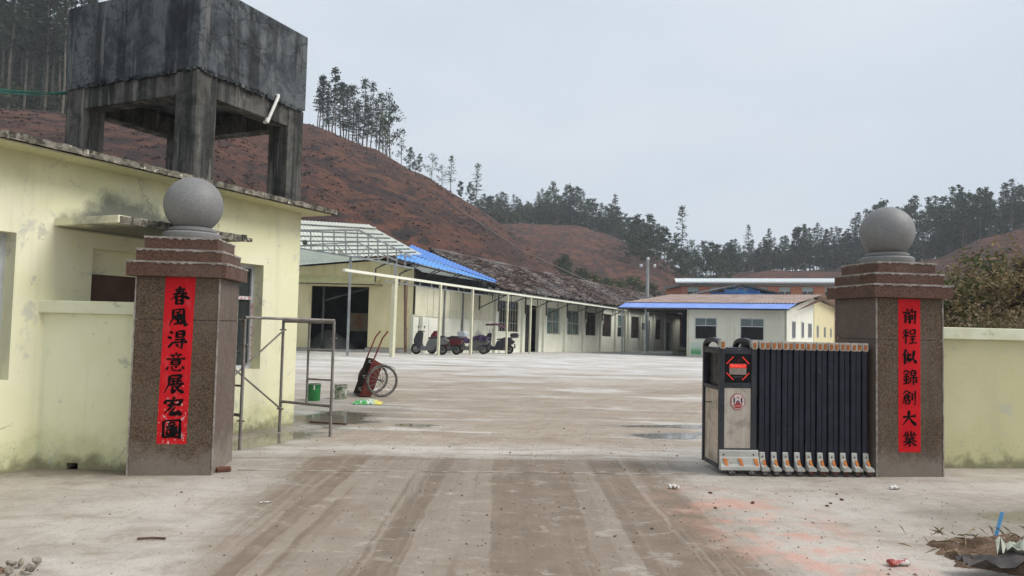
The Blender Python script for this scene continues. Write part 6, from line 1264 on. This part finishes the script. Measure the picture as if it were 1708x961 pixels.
def make_tree(key, kindn, h, cs, spread, seed, mat, leafsize, dens):
    rnd = random.Random(seed); tr = MB(); cw = MB(); lean = Vector((rnd.uniform(-0.03, 0.03), rnd.uniform(-0.03, 0.03), 0))
    ax = lambda z: Vector((lean.x * z + 0.12 * math.sin(z * 0.5 + seed), lean.y * z + 0.12 * math.cos(z * 0.43 + seed), z))
    tr.tube([ax(h * k / 9) for k in range(10)], [0.0105 * h * (1 - 0.84 * k / 9) + 0.012 for k in range(10)], 7)
    if kindn == 'fir':
        z = cs * h
        while z < h * 0.985:
            f = (z - cs * h) / (h - cs * h); L = spread * (1 - f) ** 0.75 * (0.55 + 0.45 * min(1, f * 4 + 0.2)); nb_ = rnd.randint(3, 5); a0 = rnd.uniform(0, 6.28)
            for k in range(nb_):
                if rnd.random() < 0.14: continue
                a = a0 + k * 6.283 / nb_ + rnd.uniform(-0.4, 0.4); l = L * rnd.uniform(0.55, 1.2) + 0.15; b = ax(z); e = b + Vector((math.cos(a) * l, math.sin(a) * l, l * rnd.uniform(-0.28, 0.28)))
                tr.tube([b, b.lerp(e, 0.5) + Vector((0, 0, 0.06 * l)), e], [0.03, 0.02, 0.008], 4, False)
                nc = max(2, int(l * 2.6 * dens))
                for q in range(nc):
                    c = b.lerp(e, rnd.uniform(0.25, 1.05))
                    for _ in range(4): leaf(cw, c + Vector((rnd.gauss(0, 0.2), rnd.gauss(0, 0.2), rnd.gauss(0, 0.09))), leafsize, rnd, 0.35)
            z += h * rnd.uniform(0.022, 0.045)
    else:
        nc = int(26 * dens); cl = []
        for k in range(nc):
            f = (k + rnd.random()) / nc; z = h * (cs + (1.0 - cs) * f); R = spread * (math.sin(math.pi * min(1, 0.18 + 0.80 * f)) ** 0.7) * rnd.uniform(0.35, 1.0); a = rnd.uniform(0, 6.28)
            c = ax(z) + Vector((math.cos(a) * R, math.sin(a) * R, rnd.uniform(-0.3, 0.3))); b = ax(max(cs * h * 0.6, z - R * rnd.uniform(0.5, 0.9)))
            tr.tube([b, b.lerp(c, 0.55) + Vector((0, 0, 0.1)), c], [0.05, 0.03, 0.01], 4, False); cl.append((c, spread * rnd.uniform(0.25, 0.48)))
        for c, r in cl:
            for _ in range(int(46 * dens)):
                d = Vector((rnd.gauss(0, 1), rnd.gauss(0, 1), rnd.gauss(0, 0.75))).normalized() * r * rnd.uniform(0.3, 1.0); leaf(cw, c + d, leafsize, rnd, 0.8)
    root = bpy.data.objects.new('tree', None); col.objects.link(root); root.empty_display_size = 0.2
    t_ = tr.build('trunk', M_BARK, root, smooth=40); c_ = cw.build('crown', mat, root); protos[key] = (root, t_, c_, h, [False])
for i in range(4): make_tree(f'fir{i}', 'fir', 12.0, (0.42, 0.5, 0.34, 0.56)[i], (1.75, 1.5, 2.0, 1.6)[i], 100 + i, M_FIR, 0.30, 1.0)
for i in range(2): make_tree(f'thin{i}', 'fir', 12.0, (0.36, 0.22)[i], (1.9, 2.1)[i], 120 + i, M_FIR, 0.22, 0.70)
for i in range(3): make_tree(f'pine{i}', 'bush', 10.0, (0.26, 0.16, 0.34)[i], (2.0, 2.3, 1.8)[i], 140 + i, M_PINE, 0.26, 1.0)
for i in range(2): make_tree(f'loose{i}', 'bush', 8.0, 0.3, 2.1, 160 + i, M_PINE, 0.20, 0.55)
for i in range(2): make_tree(f'tall{i}', 'fir', 16.0, (0.40, 0.50)[i], (2.0, 1.8)[i], 170 + i, M_FIR, 0.34, 1.2)
for i in range(2): make_tree(f'shrub{i}', 'bush', 3.4, 0.08, 1.5, 180 + i, (M_OLIVE, M_DRY)[i], 0.17, 1.0)
make_tree('near0', 'bush', 1.8, 0.05, 1.0, 190, M_OLIVE, 0.042, 2.2); make_tree('near1', 'bush', 1.8, 0.05, 1.0, 191, leaf_mat('tan_dry_leaf', (0.13, 0.095, 0.045), (0.30, 0.23, 0.125)), 0.038, 2.2)
def plant(key, x, y, z, height, label, group, rz, name='pine_tree', cat='tree', wide=1.0):
    root, t_, c_, h, used = protos[key]
    if used[0]: r = root.copy(); col.objects.link(r); inst(t_, r); inst(c_, r)
    else: r = root; used[0] = True
    r.name = name; s = height / h; r.location = (x, y, z); r.scale = (s * wide, s * wide, s); r.rotation_euler = (0, 0, rz)
    for k_ in ('label', 'category', 'group'):
        if k_ in r: del r[k_]
    return tag(r, label, cat, group)
SKY = [(-0.05, 0.176), (0, 0.178), (0.02, 0.182), (0.046, 0.192), (0.078, 0.190), (0.106, 0.178), (0.127, 0.166), (0.167, 0.148), (0.2, 0.138), (0.24, 0.131), (0.265, 0.122), (0.305, 0.124), (0.36, 0.136), (0.394, 0.143), (0.418, 0.149), (0.45, 0.164), (0.475, 0.17), (0.525, 0.186), (0.574, 0.198), (0.614, 0.210), (0.647, 0.205), (0.695, 0.222), (0.8, 0.25)]
rnd = random.Random(2024)
def row(n, px0, px1, crest, keys, label, group, dy, fr=(0.72, 1.0), name='pine_tree', wide=1.0, fixed=None):
    for i in range(n):
        px = px0 + (px1 - px0) * (i + rnd.uniform(0.1, 0.9)) / n; s = (px - 854) / 1233.0 + 0.006
        Yc = lerp_table(crest, s)[1]; Y = Yc + rnd.uniform(*dy); x = s * Y; z = top_height(x, Y) - 0.2
        if fixed: hgt = rnd.uniform(*fixed)
        else: hgt = (CZ + lerp_table(SKY, s)[0] * Y - z) * rnd.uniform(*fr)
        hgt = max(3.0, hgt); plant(rnd.choice(keys), x, Y, z, hgt, label, group, rnd.uniform(0, 6.28), name, 'tree', wide * rnd.uniform(0.85, 1.15) * (12.0 / max(hgt, 8)) ** 0.35)
row(17, -40, 128, H1, ['tall0', 'tall1'], 'tall straight bare-trunked fir at the front of the dark stand left of the water tower', 'firs left of the water tower', (-8, 2), name='fir_tree', fixed=(19, 24))
row(34, -90, 140, H1, ['pine0', 'pine1', 'fir2'], 'dense dark tree deep in the stand left of the water tower', 'deep trees left of the water tower', (6, 40), name='broadleaf_tree', fixed=(13, 22), wide=1.5)
row(12, -60, 128, H1, ['shrub0', 'pine1'], 'low leafy undergrowth at the foot of the stand left of the water tower', 'undergrowth left of the water tower', (-4, 6), name='undergrowth_bush', fixed=(3, 5.5), wide=1.4)
row(24, 508, 640, H1, ['thin0', 'thin1', 'thin0', 'thin1', 'fir1', 'loose0'], 'slender fir with see-through crown in the clump right of the water tower', 'firs right of the water tower', (-2, 16), name='fir_tree', fixed=(8.0, 15.0))
for px, hgt, key, lab in ((652, 6.0, 'loose0', 'small thin tree just right of the fir clump on the hillcrest'), (668, 5.2, 'pine1', 'low bushy tree on the falling hillcrest'), (684, 4.6, 'pine0', 'low dark tree leaning over the hillcrest'), (705, 6.2, 'loose1', 'round see-through tree on the hillcrest left of the lone fir'), (722, 5.4, 'loose0', 'feathery small tree touching the lone hillcrest fir'), (739, 9.2, 'thin0', 'lone slender fir standing on the falling hillcrest'), (756, 5.0, 'pine2', 'low bush-like tree right of the lone hillcrest fir'), (772, 5.5, 'pine0', 'dark low tree where the hillcrest dips')):
    s = (px - 854) / 1233.0 + 0.006; Yc = lerp_table(H1, s)[1]; plant(key, s * Yc, Yc + 2, top_height(s * Yc, Yc + 2) - 0.2, hgt, lab, 'trees on the falling hillcrest', rnd.uniform(0, 6), 'hillcrest_tree')
row(60, 780, 1075, H2, ['pine0', 'fir0', 'pine2', 'fir2', 'fir3', 'pine1', 'thin1'], 'dark green tree in the dense belt on the rounded far hill', 'tree belt on the far hill', (-3, 22), (0.62, 1.06), 'pine_tree', 1.1)
row(34, 780, 1075, H2, ['pine1', 'pine0'], 'low dark tree filling the foot of the far belt', 'low trees in the far belt', (4, 24), (0.40, 0.62), 'broadleaf_tree', 1.5)
row(34, 1040, 1215, H2, ['pine1', 'loose1', 'pine0', 'pine2'], 'bushy tree on the wooded shoulder behind the utility pole', 'trees behind the utility pole', (-70, 10), (0.75, 1.0), 'broadleaf_tree', 1.2, fixed=(7, 11.5))
row(58, 1185, 1465, H3, ['fir2', 'fir0', 'fir1', 'pine2', 'thin1', 'thin1', 'fir3'], 'dark tree in the long belt above the brick block', 'tree belt above the brick block', (-4, 24), (0.60, 1.04), 'pine_tree', 1.0)
row(30, 1185, 1465, H3, ['pine1', 'pine0'], 'low dark tree filling the foot of the belt above the brick block', 'low trees above the brick block', (4, 24), (0.42, 0.62), 'broadleaf_tree', 1.5)
row(30, 1185, 1470, H3, ['pine1', 'shrub0'], 'bushy undergrowth along the crest above the brick block', 'undergrowth above the brick block', (1, 12), (0.4, 0.6), 'undergrowth_bush', 1.7, fixed=(3.5, 6.0))
row(22, 1440, 1640, H3, ['pine1', 'shrub0'], 'bushy undergrowth under the firs right of the stone ball', 'undergrowth right of the stone ball', (1, 14), (0.4, 0.6), 'undergrowth_bush', 1.7, fixed=(3.5, 6.5))
row(24, 790, 1075, H2, ['pine1', 'shrub0'], 'bushy undergrowth along the far hill crest', 'undergrowth on the far hill crest', (1, 12), (0.4, 0.6), 'undergrowth_bush', 1.7, fixed=(3.5, 6.5))
row(62, 1440, 1730, H3, ['fir1', 'tall0', 'tall1', 'fir3', 'pine2', 'thin0'], 'bare-trunked fir in the stand on the red hill at right', 'firs on the right hill', (-5, 30), (0.70, 1.0), 'fir_tree', 1.05)
row(22, 1560, 1730, H3, ['pine0', 'pine1'], 'low dark tree under the firs on the right hill', 'low trees on the right hill', (2, 26), (0.4, 0.6), 'broadleaf_tree', 1.3)
for px, py, Y, key, lab in ((797, 270, 226, 'thin1', 'narrow spire-like fir left of the far tree belt'), (1028, 322, 238, 'fir2', 'tall pointed fir rising from the far tree belt'), (1137, 341, 190, 'thin0', 'tall open-topped fir left of the brick block'), (1250, 373, 215, 'thin1', 'tallest pointed fir above the brick block roof'), (1282, 379, 216, 'fir2', 'ragged layered fir next to the tallest one above the brick block'), (1344, 372, 216, 'fir0', 'broad ragged fir near the middle of the brick block belt'), (1463, 352, 205, 'fir1', 'fir tip showing beside the stone ball of the right pillar'), (1514, 340, 200, 'thin1', 'slim fir just right of the right pillar stone ball'), (1690, 315, 190, 'fir2', 'broad tall fir at the far right edge of the ridge')):
    p = at(px, py, Y); z = top_height(p.x, Y) - 0.3; plant(key, p.x, Y, z, p.z - z, lab, 'single tall firs', rnd.uniform(0, 6), 'tall_fir', wide=0.85)
# shrubs on the slope foot behind the long workshop's far end
for i in range(34):
    px = rnd.uniform(935, 1180); s = (px - 854) / 1233.0; Y = rnd.uniform(96, 150); x = s * Y; z = top_height(x, Y) - 0.2
    k_ = rnd.choice(['shrub0', 'shrub1', 'shrub1', 'pine1', 'loose1']); dry = k_ == 'shrub1'
    plant(k_, x, Y, z, rnd.uniform(2.8, 5.5), 'dry brown bush on the slope foot behind the tiled roof end' if dry else 'green bush on the slope foot behind the tiled roof end', 'dry bushes behind the tiled roof end' if dry else 'green bushes behind the tiled roof end', rnd.uniform(0, 6), 'dry_bush' if dry else 'green_bush', 'bush', 1.3)
# ------------------------------------------------------------------ tall dry grass behind the right wall
def grass_bush(label, loc, h, r, nb_, mat, plume, seed):
    rnd = random.Random(seed); g = thing('grass_clump', label, 'grass', loc, group='grass clumps behind the right wall'); m = MB(); pl = MB()
    for i in range(int(nb_ * 1.7)):
        a = rnd.uniform(0, 6.28); b = Vector((rnd.gauss(0, r * 0.3), rnd.gauss(0, r * 0.3), 0)); L = h * rnd.uniform(0.45, 1.1); out_ = r * rnd.uniform(0.2, 1.1); d = Vector((math.cos(a), math.sin(a), 0)); sd2 = Vector((-d.y, d.x, 0)) * rnd.uniform(0.004, 0.011); V = []
        for k in range(5):
            f = k / 4; p = b + d * out_ * f ** 1.6 + Vector((0, 0, L * (f - 0.30 * f ** 3))); ww = 1 - f * 0.85; V += [p - sd2 * ww, p + sd2 * ww]
        m.add(V, [(2 * k, 2 * k + 2, 2 * k + 3, 2 * k + 1) for k in range(4)])
        if plume and rnd.random() < 0.22:
            tip = V[-1]
            for q in range(16): leaf(pl, Vector(tip) + Vector((rnd.gauss(0, 0.035), rnd.gauss(0, 0.035), rnd.uniform(-0.22, 0.12))), 0.028, rnd, 1.0)
    m.build('blade', mat, g)['kind'] = 'stuff'
    if plume: pl.build('plume', M_PLUME, g)['kind'] = 'stuff'
M_STRAW = leaf_mat('straw_grass', (0.17, 0.125, 0.055), (0.36, 0.28, 0.15)); M_PLUME = leaf_mat('tan_plume', (0.24, 0.175, 0.10), (0.40, 0.31, 0.20)); M_REED = leaf_mat('green_reed', (0.05, 0.085, 0.022), (0.15, 0.19, 0.06))
def bank_z(x, y): 
    f = sstep(0.53, 0.62, x / y) * sstep(10.2, 15.5, y) * sstep(40, 28, y); return f * (0.95 + 0.9 * sstep(15, 26, y) + 0.25 * mnoise.noise((x * 0.7, y * 0.7, 0)))
m = MB(); nx_ = 40
for j in range(40):
    for i in range(nx_): x = 5.2 + i * 0.75; y = 10.0 + j * 0.9; e_ = min(1, i / 3, j / 2, (39 - i) / 6, (39 - j) / 6); m.v.append((x, y, bank_z(x, y) * e_ - 0.12 * (1 - e_)))
m.f = [(j * nx_ + i, j * nx_ + i + 1, (j + 1) * nx_ + i + 1, (j + 1) * nx_ + i) for j in range(39) for i in range(nx_ - 1)]
kind(m.build('embankment', pm('weedy_bank_soil', (0.10, 0.085, 0.045), (0.17, 0.13, 0.075), 1.2, rough=0.95, bump=0.6, bscale=12), smooth='all'), 'structure')
for px_, Y_, hh_, k_, lb_ in ((1600, 15.0, 1.8, 'near0', 'olive leafy shrub behind the right wall near the pillar'), (1668, 15.4, 2.1, 'near0', 'leafy shrub behind the green reed clump'), (1625, 16.5, 2.2, 'near1', 'tan dry shrub behind the wall between pillar and reeds'), (1700, 14.2, 2.3, 'near1', 'brown leafy shrub at the right edge above the wall')):
    p = at(px_, 560, Y_); plant(k_, p.x, p.y, bank_z(p.x, p.y) - 0.1, hh_, lb_, 'shrubs behind the right wall', px_ * 0.1, 'leafy_shrub', 'bush', 1.2)
for label, px, Y, h, r, n_, mt, pl_, sd3 in (('straw-coloured grass clump right beside the right pillar', 1590, 13.0, 1.9, 0.75, 420, M_STRAW, True, 1), ('green reed clump between the dry grasses behind the right wall', 1650, 13.2, 2.0, 0.75, 460, M_REED, False, 2), ('tall straw grass clump with tan plumes at the right edge', 1706, 13.0, 2.3, 1.0, 700, M_STRAW, True, 3), ('low straw grass spilling above the right wall coping', 1675, 11.6, 1.9, 0.8, 520, M_STRAW, True, 4), ('brown grass clump behind the green reeds', 1622, 15.5, 1.7, 1.0, 520, M_STRAW, True, 5), ('olive grass clump farthest behind the right pillar', 1600, 18.5, 1.8, 1.2, 520, M_OLIVE, True, 6), ('olive grass mound behind the tall plumed clump', 1690, 17.0, 2.2, 1.3, 700, M_OLIVE, True, 7), ('small green tuft left of the reed clump', 1625, 12.4, 1.5, 0.6, 300, M_REED, False, 8), ('pale straw tuft above the far end of the right wall', 1735, 12.0, 2.2, 0.9, 420, M_STRAW, True, 9), ('tan grass clump high on the bank above the reeds', 1662, 20.5, 1.9, 1.4, 560, M_STRAW, True, 10)):
    p = at(px, 560, Y); grass_bush(label, (p.x, p.y, bank_z(p.x, p.y) - 0.1), h, r, n_, mt, pl_, sd3)
for k_, v_ in list(protos.items()):
    if not v_[4][0]:
        for o in (v_[1], v_[2], v_[0]): bpy.data.objects.remove(o)
# ------------------------------------------------------------------ haze: one closed box of thin air round the place
hz = MB().box(-460, 460, -80, 520, -3.0, 90.0).build('haze', None if False else bpy.data.materials.new('thin_haze'))
hm = hz.data.materials[0]; hm.use_nodes = True; hn = hm.node_tree; hn.nodes.clear(); ho = hn.nodes.new('ShaderNodeOutputMaterial'); hv = hn.nodes.new('ShaderNodeVolumePrincipled')
hv.inputs['Color'].default_value = (0.92, 0.96, 1.0, 1); hv.inputs['Density'].default_value = 0.00062; hv.inputs['Anisotropy'].default_value = 0.0; hn.links.new(hv.outputs[0], ho.inputs['Volume'])
hz['kind'] = 'stuff'; hz['label'] = 'thin grey blue haze in the valley air'
